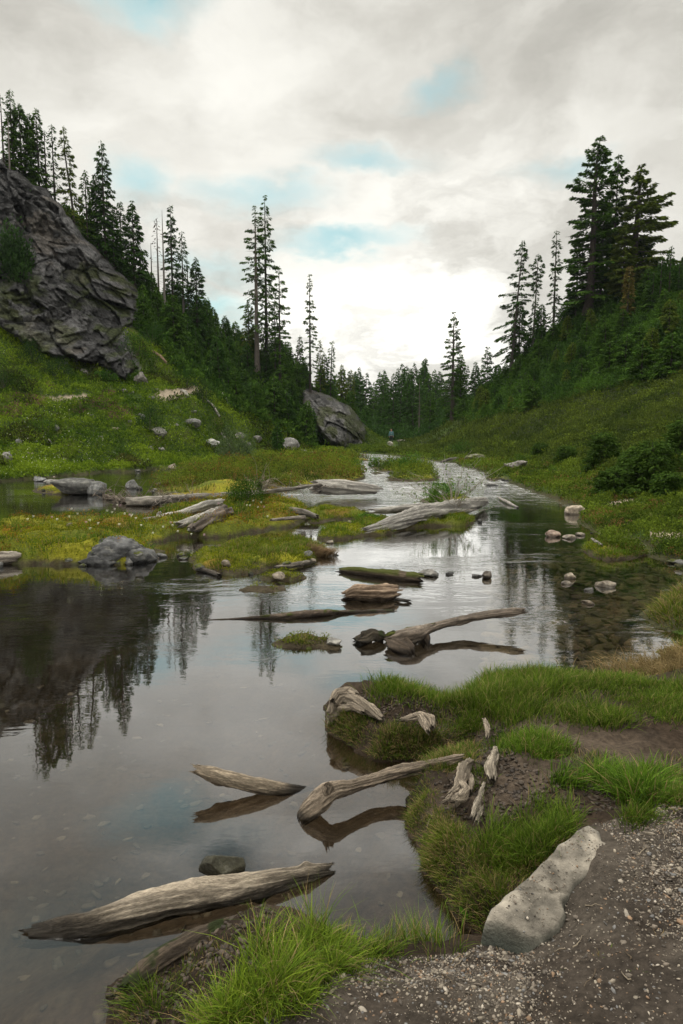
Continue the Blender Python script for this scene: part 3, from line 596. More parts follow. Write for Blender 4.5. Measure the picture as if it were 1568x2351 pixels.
# centre stand
ptree(590, 815, 473, 80, 'tall conifer with a bare leaning tip and a pale trunk in the centre stand', 78, nb=66, bare=.22, gap=.55, greens=MD, bark=(.21, .185, .16), prof=lambda t: np.where(t > .85, .12, .55 + .4 * (1 - t)), whorl=20, droop=.4, dead=.2, rad=.34)
ptree(612, 815, 450, 82, 'tallest slender spire of the centre stand', 78, nb=96, bare=.10, gap=.35, greens=MD, whorl=30, droop=.5, prof=lambda t: (1 - t) ** .8 + .12)
ptree(643, 860, 613, 78, 'ragged mid-height conifer on the right side of the centre stand', 60, nb=70, bare=.12, gap=.45, greens=MD, whorl=20, prof=lambda t: (1 - t) ** .4 * .9)
ptree(632, 855, 690, 80, 'bare-stemmed thin conifer inside the centre stand', 44, nb=46, bare=.25, foli=.7, gap=.4, greens=DK)
ptree(572, 812, 690, 81, 'short thin pale-green conifer at the left foot of the centre stand', 44, nb=56, gap=.4, greens=OL)
ptree(712, 875, 630, 86, 'lone sparse spire conifer right of the centre stand', 50, nb=70, gap=.45, greens=MD, whorl=24, dead=.3)
ptree(675, 860, 768, 86, 'tiny leaning bare stick between the centre stand and the lone spire', 8, Rb=.3, foli=0, nb=8, bark=(.2, .18, .15), name='snag', lean=.12, dead=1)
ptree(689, 870, 773, 87, 'small conifer just left of the lone spire', 26, nb=46, gap=.3, greens=MD)
ptree(735, 885, 782, 90, 'small ragged conifer just right of the lone spire', 30, nb=46, gap=.4, greens=OL)
ptree(758, 890, 783, 92, 'small crook-tipped conifer farther right of the lone spire', 30, nb=46, gap=.3, greens=MD, lean=.03)
ptree(745, 885, 812, 92, 'lowest conifer of the few right of the lone spire', 26, nb=46, greens=DK)
ptree(785, 925, 838, 96, 'yellow-green conifer above the rock outcrop', 40, nb=66, greens=OL)
ptree(802, 950, 850, 96, 'slender yellow-green conifer bowed over the rock outcrop', 30, nb=66, greens=OL, lean=.03)
# right stand
ptree(1038, 955, 717, 88, 'layered lone conifer standing clear at the foot of the right hill', 66, nb=92, gap=.3, greens=MD, whorl=17, droop=.3, bark=(.15, .13, .11), prof=lambda t: np.where(t < .5, .8 + .3 * t, 1.1 * (1 - t) ** .62), rad=.3)
ptree(1056, 950, 812, 90, 'dense dark conifer tucked behind the layered lone conifer', 50, nb=80, greens=MD)
ptree(1090, 925, 832, 95, 'short dark conifer left of the sparse-topped one at the hill foot', 40, nb=64, greens=DK)
ptree(1117, 915, 797, 92, 'sparse-topped conifer with a full lower crown at the hill foot', 54, nb=66, greens=DK, gap=.3, whorl=16)
ptree(1142, 900, 838, 88, 'low dark conifer at the edge of the right thicket', 40, nb=66, greens=DK)
ptree(1172, 850, 557, 77, 'leaning forked-top conifer with a long bare upper trunk on the right hill', 86, nb=80, gap=.5, greens=DK, lean=.065, whorl=16, bark=(.14, .125, .11), prof=lambda t: np.where(t > .62, .42 + .25 * np.sin(t * 21), (1 - t) ** .3), droop=.45)
ptree(1190, 850, 690, 78, 'shorter full conifer crowding the leaning forked one', 60, nb=78, greens=MD)
ptree(1222, 800, 583, 75, 'narrow column conifer with a grey leaning trunk on the right hill', 36, nb=66, gap=.3, greens=DK, lean=.03, bark=(.17, .155, .14), prof=lambda t: .7 + .4 * np.sin(t * 9) * (t < .9) - .3 * t)
ptree(1270, 765, 530, 72, 'thin sparse spire left of the big hilltop conifers', 40, nb=62, foli=.7, gap=.35, greens=DK, whorl=24, bark=(.12, .105, .09), prof=lambda t: .75 - .5 * t)
ptree(1240, 800, 700, 74, 'small pointed conifer between the column and the sparse spire', 34, nb=56, greens=DK)
ptree(1292, 745, 700, 71, 'small thin conifer beneath the biggest hilltop conifer', 24, nb=40, foli=.6, greens=MD)
BIG = dict(card=.42, dens=1.7, droop=.22, dead=.12)
ptree(1350, 715, 318, 68, 'largest hilltop conifer with a flat flagged top and wide layered boughs', 150, nb=116, gap=.45, greens=MD, whorl=15, bark=(.10, .085, .075), rad=.5, lean=.03, bend=1, prof=lambda t: np.where(t > .92, .42, np.where(t > .8, .30 + .5 * (.92 - t) * 4, .95 - .35 * t)) * (.8 + .2 * np.sin(t * 30)), asym=-.15, **BIG)
ptree(1402, 700, 358, 69, 'drooping-tipped conifer between the two widest hilltop conifers', 96, nb=100, gap=.3, greens=MD, whorl=17, bark=(.10, .085, .075), lean=.012, prof=lambda t: .95 * (1 - t) ** .55, **BIG)
ptree(1448, 690, 380, 67, 'wide hilltop conifer on the right with a long bough reaching right', 150, nb=106, bare=.1, gap=.4, greens=OL, whorl=15, bark=(.10, .085, .075), rad=.48, lean=.035, prof=lambda t: np.where(t > .7, .95 * (1 - t) ** .5 * .75, .92 - .3 * t), asym=.2, **BIG)
ptree(1378, 705, 470, 69, 'mid-height full conifer filling the middle of the hilltop group', 90, nb=90, greens=MD, gap=.2, whorl=14, **BIG)
ptree(1428, 690, 520, 66, 'bright low conifer in front of the hilltop group', 84, nb=80, greens=OL, gap=.2, whorl=13, **BIG)
ptree(1322, 715, 560, 70, 'lower drooping conifer on the left flank of the hilltop group', 60, nb=70, greens=DK, gap=.35, whorl=14, **BIG)
ptree(1474, 680, 540, 68, 'dark lower conifer on the right flank of the hilltop group', 76, nb=76, greens=DK, gap=.3, whorl=14, **BIG)
ptree(1441, 705, 612, 61, 'rusty yellow young conifer sticking up from the thicket', 22, nb=50, greens=((.09, .075, .02), (.16, .13, .035)))
for q_ in ((1500, 655, 625, 18, 'lowest of the tiny spires on the right hill crest'), (1517, 650, 590, 16, 'slim tiny spire left of the tallest on the right hill crest'), (1537, 650, 567, 26, 'tallest tiny spire on the right hill crest'), (1558, 650, 606, 24, 'tiny spire nearest the right frame edge on the crest')):
    ptree(q_[0], q_[1], q_[2], 59, q_[4], q_[3], nb=40, greens=DK, card=.26)
ptree(902, 1012, 858, 97, 'thin dark conifer rising right behind the hiker', 30, nb=60, greens=DK, bare=.2)
ptree(962, 985, 870, 97, 'dead grey conifer with bare lower branches in the valley', 34, nb=60, foli=.35, dead=.7, greens=MD, bark=(.2, .17, .15), whorl=16)
ptree(987, 985, 900, 96, 'stubby conifer right of the dead grey one in the valley', 36, nb=56, greens=MD)

# ---------------------------------------------------------------- young conifers in thickets (shared shapes)
def proto_mesh(H, R_, nb, card, greens, **k):
    t, c = conifer(H, R_, bare=.02, nb=nb, card=card, greens=greens, rad=.05, dead=0, **k)
    a = cat([t, c]); o = mesh('young_conifer', a[0], a[1], M['needle'], a[2]); return o
CP_ = lambda t: (1 - t) ** .95 * .95 + .03
protoY = [proto_mesh(3, .80, 62, .24, MD, droop=.35, foli=.9, prof=CP_, whorl=15), proto_mesh(3, .66, 60, .24, DK, droop=.3, foli=.9, prof=CP_, whorl=17), proto_mesh(3, .95, 62, .26, MD, droop=.3, foli=.9, prof=lambda t: (1 - t) ** .75, whorl=13), proto_mesh(3, .75, 56, .25, OL, droop=.35, foli=.85, prof=CP_, whorl=14)]
used_p = [False] * 4
def put(protos, used, k, X, Y, z, s, label, cat_, group, kxy=1):
    o = protos[k]
    if used[k]:
        n_ = o.copy(); C.objects.link(n_)
        for ch in o.children:
            c2 = ch.copy(); C.objects.link(c2); c2.parent = n_
        o = n_
    used[k] = True
    o.location = (X, Y, z - .1); o.scale = (s * kxy, s * kxy, s); o.rotation_euler = (rng.normal() * .04, rng.normal() * .04, rng.random() * 6.28)
    return tag(o, label, cat_, group)
def scatter(n, poly, ylo, yhi, mind, xr=None, tries=60, hmin=.3):
    got = []; x0 = min(p[0] for p in poly); x1 = max(p[0] for p in poly)
    for _ in range(n * tries):
        if len(got) >= n: break
        Y = rng.uniform(ylo, yhi); pxx = rng.uniform(max(x0, -60), min(x1, 1640)); X = (pxx - 784) / F * Y
        z = hz(X, Y)
        if z < hmin: continue
        a, b = proj(X, Y, z)
        if not inpoly(np.array([a]), np.array([b]), poly)[0]: continue
        if Y < 90 and inpoly(np.array([a]), np.array([b - 8]), Z_DOMEX)[0]: continue
        if any((X - g[0]) ** 2 + (Y - g[1]) ** 2 < mind ** 2 for g in got): continue
        got.append((X, Y, z))
    return got
Z_DOMEX = [(690, 880), (745, 890), (810, 920), (850, 965), (870, 1045), (790, 1060), (755, 1035), (715, 985), (690, 940)]
LFOR = scatter(150, Z_FORL, 58, 98, 1.5)
for X, Y, z in LFOR:
    sc_ = rng.uniform(.7, 1.5); k_ = int(rng.choice([0, 1, 2, 0, 1])); w_ = ('short', 'medium-tall', 'tall')[int(sc_ > .95) + int(sc_ > 1.2)] + (' full', ' narrow dark', ' broad-skirted')[k_] + ' young conifer, ' + ('near the front', 'in the middle', 'toward the crest')[int(Y > 70) + int(Y > 83)]
    put(protoY, used_p, k_, X, Y, z, sc_, w_ + ' of the stand on the left slope', 'tree', 'young conifers crowding the left slope')
RTH = scatter(150, Z_THICK, 44, 95, 1.4)
for X, Y, z in RTH:
    a, _ = proj(X, Y, z)
    sc_ = rng.uniform(.45, .95); k_ = int(rng.choice([0, 1, 2, 2, 3])); w_ = ('stunted', 'low', 'knee-high spired')[int(sc_ > .6) + int(sc_ > .8)].replace('knee-high ', '') + (' full', ' narrow dark', ' broad-skirted', ' yellow-green')[k_] + ' young conifer ' + ('near the heath edge', 'midway up', 'close to the crest')[int(z > 8) + int(z > 12)]
    put(protoY, used_p, k_, X, Y, z, sc_, w_ + ' in the right hill thicket', 'tree', 'young conifers in the right hill thicket', 1.3)
# far forest across the valley
protoF = []
for k_ in range(5):
    t, c = conifer(12, 1.9 + .25 * k_, bare=.05, nb=64, card=.62, greens=(DK if k_ != 3 else MD), gap=.25, droop=.4, whorl=(0, 18, 0, 22, 16)[k_], foli=.8)
    r_ = empty('forest_conifer', (0, 0, 0), 'tmp', 'tree'); mesh('trunk', t[0], t[1], M['bark'], t[2], r_); mesh('crown', c[0], c[1], M['needle'], c[2], r_); protoF.append(r_)
usedF = [False] * 5
ENV = np.array([(690, 850), (760, 848), (800, 842), (822, 838), (850, 858), (880, 850), (895, 835), (906, 812), (920, 840), (942, 826), (960, 824), (975, 818), (990, 845), (1020, 850), (1060, 835), (1090, 838), (1120, 840), (1180, 850)])
placed = []
for i in range(900):
    if len(placed) >= 96: break
    Y = rng.uniform(103, 165); pxx = rng.uniform(690, 1175); X = (pxx - 784) / F * Y
    if any(abs(X - g_[0]) ** 2 + abs(Y - g_[1]) ** 2 < 2.6 ** 2 for g_ in placed): continue
    z = hz(X, Y); tp = np.interp(pxx, ENV[:, 0], ENV[:, 1]) + rng.random() ** 1.5 * 75 + (0 if Y > 112 else 25)
    H = yp(pxx, tp, Y).z - z
    if H < 4: continue
    H = min(H, 19); placed.append((X, Y)); k_ = int(rng.integers(5))
    put(protoF, usedF, k_, X, Y, z, H / 12, ('short', 'middling', 'tall')[int(H > 8) + int(H > 12)] + (' slim', ' layered', ' dark full', ' lighter green layered', ' broad')[k_] + ' conifer in the ' + ('front rank', 'middle rank', 'back rank')[int(Y > 122) + int(Y > 145)] + ' of the far valley forest', 'tree', 'conifers of the far valley forest', min(1.0, 12 / H + .15))
# ---------------------------------------------------------------- driftwood, stumps, rocks
PALE = (.40, .35, .28); WEATH = (.30, .265, .215); BROWN = (.17, .125, .085); DARKW = (.060, .048, .036); SILV = (.40, .375, .335)
MOSS = np.array((.075, .085, .014)); MOSSD = np.array((.030, .040, .010))
def log_geo(path, rad, seed, nl=90, na=30, groove=.07, jag=.06, tone=PALE, tone2=DARKW, moss=0., mossc=MOSS, flat=1., rough=.12, knots=(), under=.5, dark_ends=(0, 0)):
    path = np.array(path, float); rad = np.array(rad, float)
    s = np.r_[0, np.cumsum(np.linalg.norm(np.diff(path, axis=0), axis=1))]; T = s[-1]; q = np.linspace(0, T, nl)
    def ip(v):                                                    # smooth interpolation
        a = np.interp(q, s, v); k = np.ones(max(3, nl // 14 | 1)); k /= k.sum(); h = len(k) // 2
        b = np.convolve(np.pad(a, h, mode='reflect', reflect_type='odd'), k, 'valid'); return b
    c = np.stack([ip(path[:, i]) for i in range(3)], 1); r = np.maximum(np.interp(q, s, rad), .003); k_ = np.ones(7) / 7; r = np.convolve(np.pad(r, 3, mode='edge'), k_, 'valid')
    t = nrm(np.gradient(c, axis=0)); side = nrm(np.cross(t, [0, 0, 1.])); upv = np.cross(side, t)
    ang = np.arange(na) / na * 2 * np.pi; ca, sa = np.cos(ang)[None], np.sin(ang)[None]
    rm = rad.mean(); Lq = q[:, None] / rm; tw = seed * .7 + Lq * .05
    gx, gy = np.cos(ang[None] + tw), np.sin(ang[None] + tw)
    n = fbm(gx * 1.3, gy * 1.3, Lq * .22, s=seed, o=4) * rough * 2 + groove * (ridged(gx * 3.2, gy * 3.2, Lq * .09, s=seed + 5, o=3) - .5) + .04 * fbm(gx * 8, gy * 8, Lq * 1.1, s=seed + 9, o=2)
    rr = r[:, None] * (1 + n)
    for (kt, ka, kh, kw) in knots:
        rr = rr + kh * rm * np.exp(-(((q[:, None] / T - kt) * T / (kw * rm)) ** 2) - (np.angle(np.exp(1j * (ang[None] - ka))) / .55) ** 2)
    V = c[:, None] + side[:, None] * (rr * ca)[..., None] + upv[:, None] * (rr * sa * flat)[..., None]
    w0 = np.exp(-np.arange(nl) / 3.)[:, None]; w1 = w0[::-1]
    j0 = .6 * (ridged(gx * 2.6, gy * 2.6, None, s=seed + 2, o=3)[:1] - .5) * jag * 3; j1 = .6 * (ridged(gx * 2.6, gy * 2.6, None, s=seed + 3, o=3)[-1:] - .5) * jag * 3
    V = V - t[0] * (w0 * j0)[..., None] * 1. + t[-1] * (w1 * j1)[..., None]
    Vf = V.reshape(-1, 3); i = np.arange(nl - 1)[:, None] * na; j = np.arange(na)[None]; j2 = (j + 1) % na
    Q = np.stack([i + j, i + j2, i + na + j2, i + na + j], -1).reshape(-1, 4)
    caps = []; CV = []; base = len(Vf)
    for e, (row, sg) in enumerate(((0, 1), (nl - 1, -1))):
        o = row * na; ctr = V[row].mean(0); inner = ctr + (V[row] - ctr) * .55 + t[row] * sg * r[row] * (.3 + .5 * rngl(seed + e).random((na, 1)))
        CV.append(inner); b = base + e * (na + 1)
        CV.append((ctr + t[row] * sg * r[row] * .9)[None])
        a = np.arange(na); a2 = (a + 1) % na
        caps.append(np.stack([o + a, b + a, b + a2, o + a2], -1)[:, ::sg]); caps.append(np.stack([b + a, np.full(na, b + na), np.full(na, b + na), b + a2], -1)[:, ::sg])
    Vf = np.concatenate([Vf] + CV); tri = [x[:, [0, 1, 3]] for x in caps[1::2]]
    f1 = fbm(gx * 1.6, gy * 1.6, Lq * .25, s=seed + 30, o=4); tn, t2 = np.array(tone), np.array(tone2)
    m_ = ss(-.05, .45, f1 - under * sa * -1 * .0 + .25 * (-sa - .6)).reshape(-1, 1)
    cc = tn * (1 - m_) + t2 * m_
    g_ = ridged(gx * 3.2, gy * 3.2, Lq * .09, s=seed + 5, o=3).reshape(-1, 1); cc = cc * (.55 + .75 * ss(.2, .8, g_))
    if moss:
        mm = (ss(1 - moss * 1.5, 1.1 - moss, .5 + .9 * fbm(V[..., 0] * 5 / max(rm * 8, .3), V[..., 1] * 5 / max(rm * 8, .3), s=seed + 40, o=3)) * ss(.0, .6, sa)).reshape(-1, 1)
        cc = cc * (1 - mm) + np.array(mossc) * mm
    de = np.zeros((nl, 1))
    de[:, 0] = dark_ends[0] * ss(.35, .15, q / T) + dark_ends[1] * ss(.65, .85, q / T)
    de = np.repeat(de, na, 1).reshape(-1, 1); cc = cc * (1 - de) + np.array(DARKW) * de
    cc = np.concatenate([cc, np.tile(np.array(tone2) * 1.1, (2 * (na + 1), 1))])
    ex = np.stack([gx, gy, np.broadcast_to(Lq * .12, gx.shape)], -1).reshape(-1, 3) * min(1.0, rm / .09 + .25); ex = np.concatenate([ex, np.zeros((2 * (na + 1), 3)) + rngl(seed).random((2 * (na + 1), 3))])
    return Vf, [Q] + [np.ascontiguousarray(caps[0]), np.ascontiguousarray(caps[2])] + [np.ascontiguousarray(x) for x in tri], cc, ex
def rngl(s): return np.random.default_rng(int(s) + 1000)
def logp(pts):
    c = [gp(a, b, z) for a, b, z, r in pts]; return [tuple(v) for v in c], [p[3] * mpp(v) for p, v in zip(pts, c)]
def rel(geo, o): return (geo[0] - np.array(o), *geo[1:])
def log(name, pts, label, seed, cat_='log', group=None, kids=(), **k):
    c, r = logp(pts); g_ = log_geo(c, r, seed, **k); o = c[len(c) // 2]
    g_ = rel(g_, o); ob = mesh(name, g_[0], g_[1], M['wood'], g_[2], smooth=True, extra=g_[3]); ob.location = o; tag(ob, label, cat_, group)
    for kn, kp, kk in kids:
        c2, r2 = logp(kp); kk = dict(k, **kk); kk.pop('knots', None); gg = rel(log_geo(c2, r2, seed + 50 + len(kp), **kk), o); mesh(kn, gg[0], gg[1], M['wood'], gg[2], ob, smooth=True, extra=gg[3])
    return ob

HI = dict(nl=260, na=72)
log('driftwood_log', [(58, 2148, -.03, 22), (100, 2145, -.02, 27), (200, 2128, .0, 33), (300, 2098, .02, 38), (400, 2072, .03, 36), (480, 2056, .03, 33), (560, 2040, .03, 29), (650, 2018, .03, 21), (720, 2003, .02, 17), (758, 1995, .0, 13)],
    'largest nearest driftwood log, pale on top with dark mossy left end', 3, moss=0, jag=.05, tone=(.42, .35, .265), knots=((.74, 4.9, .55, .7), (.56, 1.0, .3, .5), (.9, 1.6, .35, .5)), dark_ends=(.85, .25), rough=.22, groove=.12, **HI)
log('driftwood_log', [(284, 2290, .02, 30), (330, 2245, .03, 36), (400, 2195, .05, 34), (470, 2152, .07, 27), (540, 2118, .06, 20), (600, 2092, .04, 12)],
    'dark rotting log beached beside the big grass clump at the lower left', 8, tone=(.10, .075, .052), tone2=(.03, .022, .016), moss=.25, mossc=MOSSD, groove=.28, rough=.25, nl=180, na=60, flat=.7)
log('driftwood_branch', [(447, 1765, .15, 11), (480, 1776, .13, 16), (530, 1790, .09, 18), (590, 1804, .05, 18), (650, 1812, .015, 14), (695, 1812, -.01, 8), (716, 1810, -.03, 5)],
    'bare pale stick poking up out of the water with its left end raised', 12, cat_='branch', tone=(.46, .37, .265), tone2=(.16, .11, .07), dark_ends=(0, .95), jag=.05, nl=180, na=48, knots=((.2, 4.6, .35, .8),))
log('driftwood_branch', [(690, 1888, -.04, 12), (710, 1862, .03, 24), (740, 1835, .09, 25), (762, 1815, .13, 20), (800, 1808, .12, 14), (850, 1792, .11, 14), (905, 1775, .12, 14), (960, 1762, .15, 14), (1010, 1752, .19, 12), (1066, 1738, .24, 8)],
    'crooked branch bridging from the water to the grassy bank', 17, cat_='branch', tone=(.34, .27, .20), groove=.25, rough=.16, jag=.04, nl=240, na=48,
    kids=[('branch_stub', [(748, 1830, .10, 16), (752, 1812, .15, 15), (756, 1800, .19, 9)], dict(nl=30, na=24))])
log('driftwood_log', [(893, 1470, .06, 12), (915, 1468, .08, 18), (945, 1462, .09, 20), (975, 1448, .11, 15), (1010, 1434, .12, 10), (1070, 1421, .14, 10), (1130, 1411, .18, 9), (1180, 1405, .21, 9), (1208, 1403, .22, 5)],
    'long crooked log with a thick root end and a raised right tip, in open water', 22, tone=(.26, .21, .165), moss=0, rough=.2, groove=.2, nl=200, na=40,
    kids=[('root_mass', [(895, 1472, .05, 16), (918, 1486, .03, 22), (938, 1497, .0, 18), (948, 1508, -.04, 8)], dict(nl=40, na=30, rough=.35, tone=(.12, .09, .065))), ('root_mass', [(968, 1455, .06, 14), (976, 1468, .03, 14), (980, 1484, -.03, 8)], dict(nl=30, na=24, rough=.3, tone=(.10, .075, .055))),
          ('moss_cap', [(888, 1466, .085, 9), (910, 1458, .115, 10), (940, 1450, .13, 8), (965, 1443, .13, 6), (1000, 1436, .135, 4)], dict(nl=60, na=20, tone=tuple(MOSS), tone2=tuple(MOSSD), rough=.4))])
log('root_chunk', [(812, 1475, .0, 9), (835, 1468, .05, 15), (855, 1455, .09, 14), (874, 1462, .05, 12), (884, 1474, -.01, 8)], 'small dark mossy root lump left of the crooked log', 25, cat_='driftwood', tone=(.08, .065, .045), rough=.5, groove=.3, nl=60, na=28, moss=.3, mossc=MOSSD)
log('driftwood_log', [(350, 1434, -.03, 3), (545, 1421, .0, 3), (600, 1418, .01, 5), (655, 1415, .02, 9), (700, 1411, .025, 10), (755, 1406, .03, 9), (775, 1405, .02, 6), (830, 1405, .0, 5), (868, 1404, .0, 5), (912, 1404, -.01, 6)],
    'thin brown log awash in mid pond tapering far to the left', 28, tone=(.20, .15, .11), rough=.2, nl=220, na=24, moss=.3)
log('driftwood_log', [(788, 1370, .04, 9), (815, 1364, .08, 18), (850, 1362, .09, 21), (885, 1360, .09, 20), (914, 1356, .08, 12)], 'short chunky log of twisted brown grain, highest above the open water', 31, tone=(.36, .26, .18), tone2=(.10, .07, .05), groove=.5, rough=.2, nl=90, na=48, jag=.10)
log('driftwood_branch', [(905, 1375, .03, 4), (925, 1378, .03, 4), (945, 1381, .02, 4)], 'little dark stick beside the chunky twisted log', 33, cat_='stick', tone=(.09, .08, .07), nl=30, na=14)
log('driftwood_log', [(778, 1309, .02, 7), (820, 1312, .04, 10), (870, 1317, .05, 12), (920, 1323, .05, 13), (970, 1328, .04, 12)], 'half sunk log topped with a strip of yellow moss', 35, tone=(.19, .14, .10), moss=.75, groove=.25, nl=120, na=32, jag=.1)
log('fallen_log', [(832, 1222, .06, 9), (868, 1212, .12, 12), (905, 1200, .18, 17), (950, 1186, .22, 20), (1000, 1174, .25, 20), (1050, 1166, .24, 19), (1090, 1158, .22, 15), (1114, 1150, .20, 9)],
    'largest silver weathered trunk lying across the stream beside a bare shrub', 38, tone=SILV, tone2=(.17, .155, .14), groove=.3, rough=.12, nl=220, na=56, jag=.25,
    kids=[('broken_slab', [(846, 1174, .28, 5), (885, 1172, .32, 8), (930, 1168, .33, 10), (975, 1163, .34, 9), (1010, 1160, .32, 6)], dict(nl=100, na=30, jag=.3))])
log('fallen_log', [(722, 1119, .40, 15), (745, 1118, .38, 17), (790, 1119, .33, 16), (830, 1122, .28, 14), (870, 1124, .22, 9)], 'pale log with a hollow dark butt off the tip of the heath islet', 41, tone=(.44, .41, .365), tone2=(.2, .18, .16), groove=.25, nl=120, na=40, jag=.25)
tr_ = log('fallen_tree', [(290, 1152, .12, 10), (340, 1151, .14, 11), (380, 1146, .2, 9), (430, 1143, .28, 9), (500, 1139, .34, 8), (560, 1134, .40, 6), (620, 1128, .48, 5), (680, 1121, .52, 4), (735, 1111, .56, 2.5)], 'long thin fallen tree trunk with bare twigs lying along the islet edge', 44, tone=(.29, .26, .22), nl=240, na=20, rough=.12)
def twigs(parent, specs, seed, n, lo, hi, r0, tone, name='twig', up=.6, m_=6):
    rg = rngl(seed); P_, Rr = [], []
    for i in range(n):
        a, b = specs[rg.integers(len(specs) - 1)], None; k_ = rg.random(); s0 = specs[rg.integers(len(specs))]
        p = np.array(gp(s0[0] + rg.normal() * s0[3], s0[1] + rg.normal() * 1.5, s0[2])); d = nrm(rg.normal(size=3) * [1, 1, .5] + [0, 0, up]); L = rg.uniform(lo, hi); pts = [p]
        for j in range(m_ - 1):
            d = nrm(d + rg.normal(size=3) * .35 + [0, 0, -.08]); pts.append(pts[-1] + d * L / (m_ - 1))
        P_.append(pts); Rr.append(np.linspace(r0, r0 * .25, m_))
    v, f, c = tubes(np.array(P_), np.array(Rr), np.array([tone])); v = v - np.array(parent.location)
    mesh(name, v, f, M['bark'], c, parent)
twigs(tr_, [(380, 1144, .25, 14), (420, 1140, .3, 20), (450, 1140, .3, 20), (650, 1120, .5, 25), (700, 1116, .5, 20)], 5, 70, .25, .8, .012, (.22, .19, .16), up=.1)
st_ = log('broken_stump', [(600, 1146, .05, 17), (598, 1132, .3, 13), (597, 1120, .5, 8), (596, 1108, .75, 3)], 'upright brown root wad with fine twigs standing by the thin fallen tree', 47, cat_='stump', tone=(.15, .11, .08), rough=.4, groove=.4, nl=50, na=26)
twigs(st_, [(597, 1115, .6, 6), (597, 1125, .5, 8)], 9, 60, .3, .95, .010, (.25, .21, .17), up=.7)
dw_ = log('driftwood_log', [(322, 1196, .20, 6), (370, 1188, .22, 7), (420, 1178, .27, 8), (460, 1165, .36, 11), (480, 1158, .42, 13), (512, 1152, .45, 7)], 'bleached white branching log on the flowery islet', 51, tone=(.46, .43, .38), tone2=(.25, .22, .19), nl=140, na=26, groove=.25,
    kids=[('root_mass', [(440, 1218, .15, 10), (470, 1200, .25, 16), (500, 1188, .32, 17), (522, 1172, .34, 12)], dict(nl=60, na=30, rough=.45, tone=(.15, .12, .095))), ('side_limb', [(408, 1206, .22, 9), (440, 1196, .27, 11), (475, 1182, .34, 9), (505, 1166, .42, 5)], dict(nl=70, na=20)), ('knob', [(364, 1190, .26, 7), (365, 1181, .34, 6), (367, 1175, .4, 4)], dict(nl=20, na=16))])
log('driftwood_log', [(-60, 1280, .10, 16), (-10, 1283, .10, 15), (45, 1278, .10, 12)], 'pale log end cut by the left frame edge below the flowery islet', 54, tone=(.40, .35, .29), groove=.4, nl=80, na=30)
log('driftwood_log', [(628, 1303, .03, 4), (660, 1300, .05, 6), (690, 1294, .06, 6), (716, 1289, .05, 4)], 'thin grey log tucked under the front of the small mossy islet', 57, tone=(.24, .21, .17), nl=70, na=18)
log('driftwood_log', [(505, 1322, .02, 5), (480, 1312, .03, 6), (450, 1304, .03, 5)], 'dark sodden log edging the left foot of the small mossy islet', 58, tone=(.11, .09, .07), nl=50, na=16)
log('driftwood_log', [(620, 1194, .28, 3), (660, 1190, .24, 4), (700, 1188, .2, 5)], 'short pale stick lying on the right end of the flowery islet', 60, cat_='stick', tone=(.36, .31, .26), nl=50, na=14)
log('driftwood_log', [(664, 1170, .25, 7), (700, 1176, .2, 8), (730, 1188, .12, 6)], 'grey weathered log between the flowery islet and the stream', 61, tone=(.25, .22, .19), nl=60, na=18)
log('driftwood_branch', [(1145, 1143, .05, 2.5), (1165, 1153, .06, 4), (1190, 1167, .0, 3)], 'pale flat stick right of the largest silver trunk', 63, cat_='stick', tone=(.36, .33, .29), nl=40, na=12)
log('driftwood_branch', [(1358, 1236, .16, 2), (1372, 1246, .15, 4), (1384, 1253, .14, 3)], 'small forked grey stick on the mossy islet near the right bank', 64, cat_='stick', tone=(.30, .27, .24), nl=40, na=12)
jam_ = log('driftwood_log', [(238, 1140, .05, 5), (280, 1148, .08, 6), (330, 1152, .1, 7), (372, 1150, .1, 6)], 'tangled brown driftwood jam between the mossy boulder islet and the fallen tree', 66, tone=(.17, .135, .10), nl=70, na=16, rough=.4)
twigs(jam_, [(250, 1138, .1, 14), (300, 1144, .12, 18), (350, 1146, .15, 18), (280, 1146, .1, 20)], 12, 110, .2, .8, .014, (.17, .14, .11), up=.0)
def hill_stick(a, b, Y, r, label, seed, tone=(.42, .39, .34), dz=.12):
    p, q_ = yp(*a, Y), yp(*b, Y * .985); z0, z1 = hz(p.x, p.y) + dz, hz(q_.x, q_.y) + dz
    m0 = ((p.x + q_.x) / 2, (p.y + q_.y) / 2, (z0 + z1) / 2); g_ = rel(log_geo([(p.x, p.y, z0), (m0[0] + .1, m0[1], m0[2] + .1), (q_.x, q_.y, z1)], [r * .6, r, r * .8], seed, nl=40, na=12, tone=tone, tone2=(.2, .18, .16)), m0)
    o = mesh('fallen_log', g_[0], g_[1], M['wood'], g_[2], smooth=True, extra=g_[3]); o.location = m0; tag(o, label, 'log')
hill_stick((500, 918), (522, 948), 57, .16, 'short bleached log lying steeply on the left slope below the conifers', 71)
hill_stick((415, 905), (432, 925), 50, .13, 'pale stick at the right end of the dirt patch on the left slope', 72)
hill_stick((470, 945), (505, 972), 52, .09, 'thin pale stick on the left slope above the willow shrub', 73)
hill_stick((505, 968), (530, 990), 50, .10, 'thin pale stick pointing down to the white boulder by the willow', 74)
hill_stick((345, 795), (385, 850), 55, .12, 'reddish fallen pole on the slope beside the foot of the cliff', 75, (.26, .17, .11))
hill_stick((1008, 1073), (1052, 1062), 47, .10, 'grey log lying on the far right river edge', 76, (.2, .18, .16))

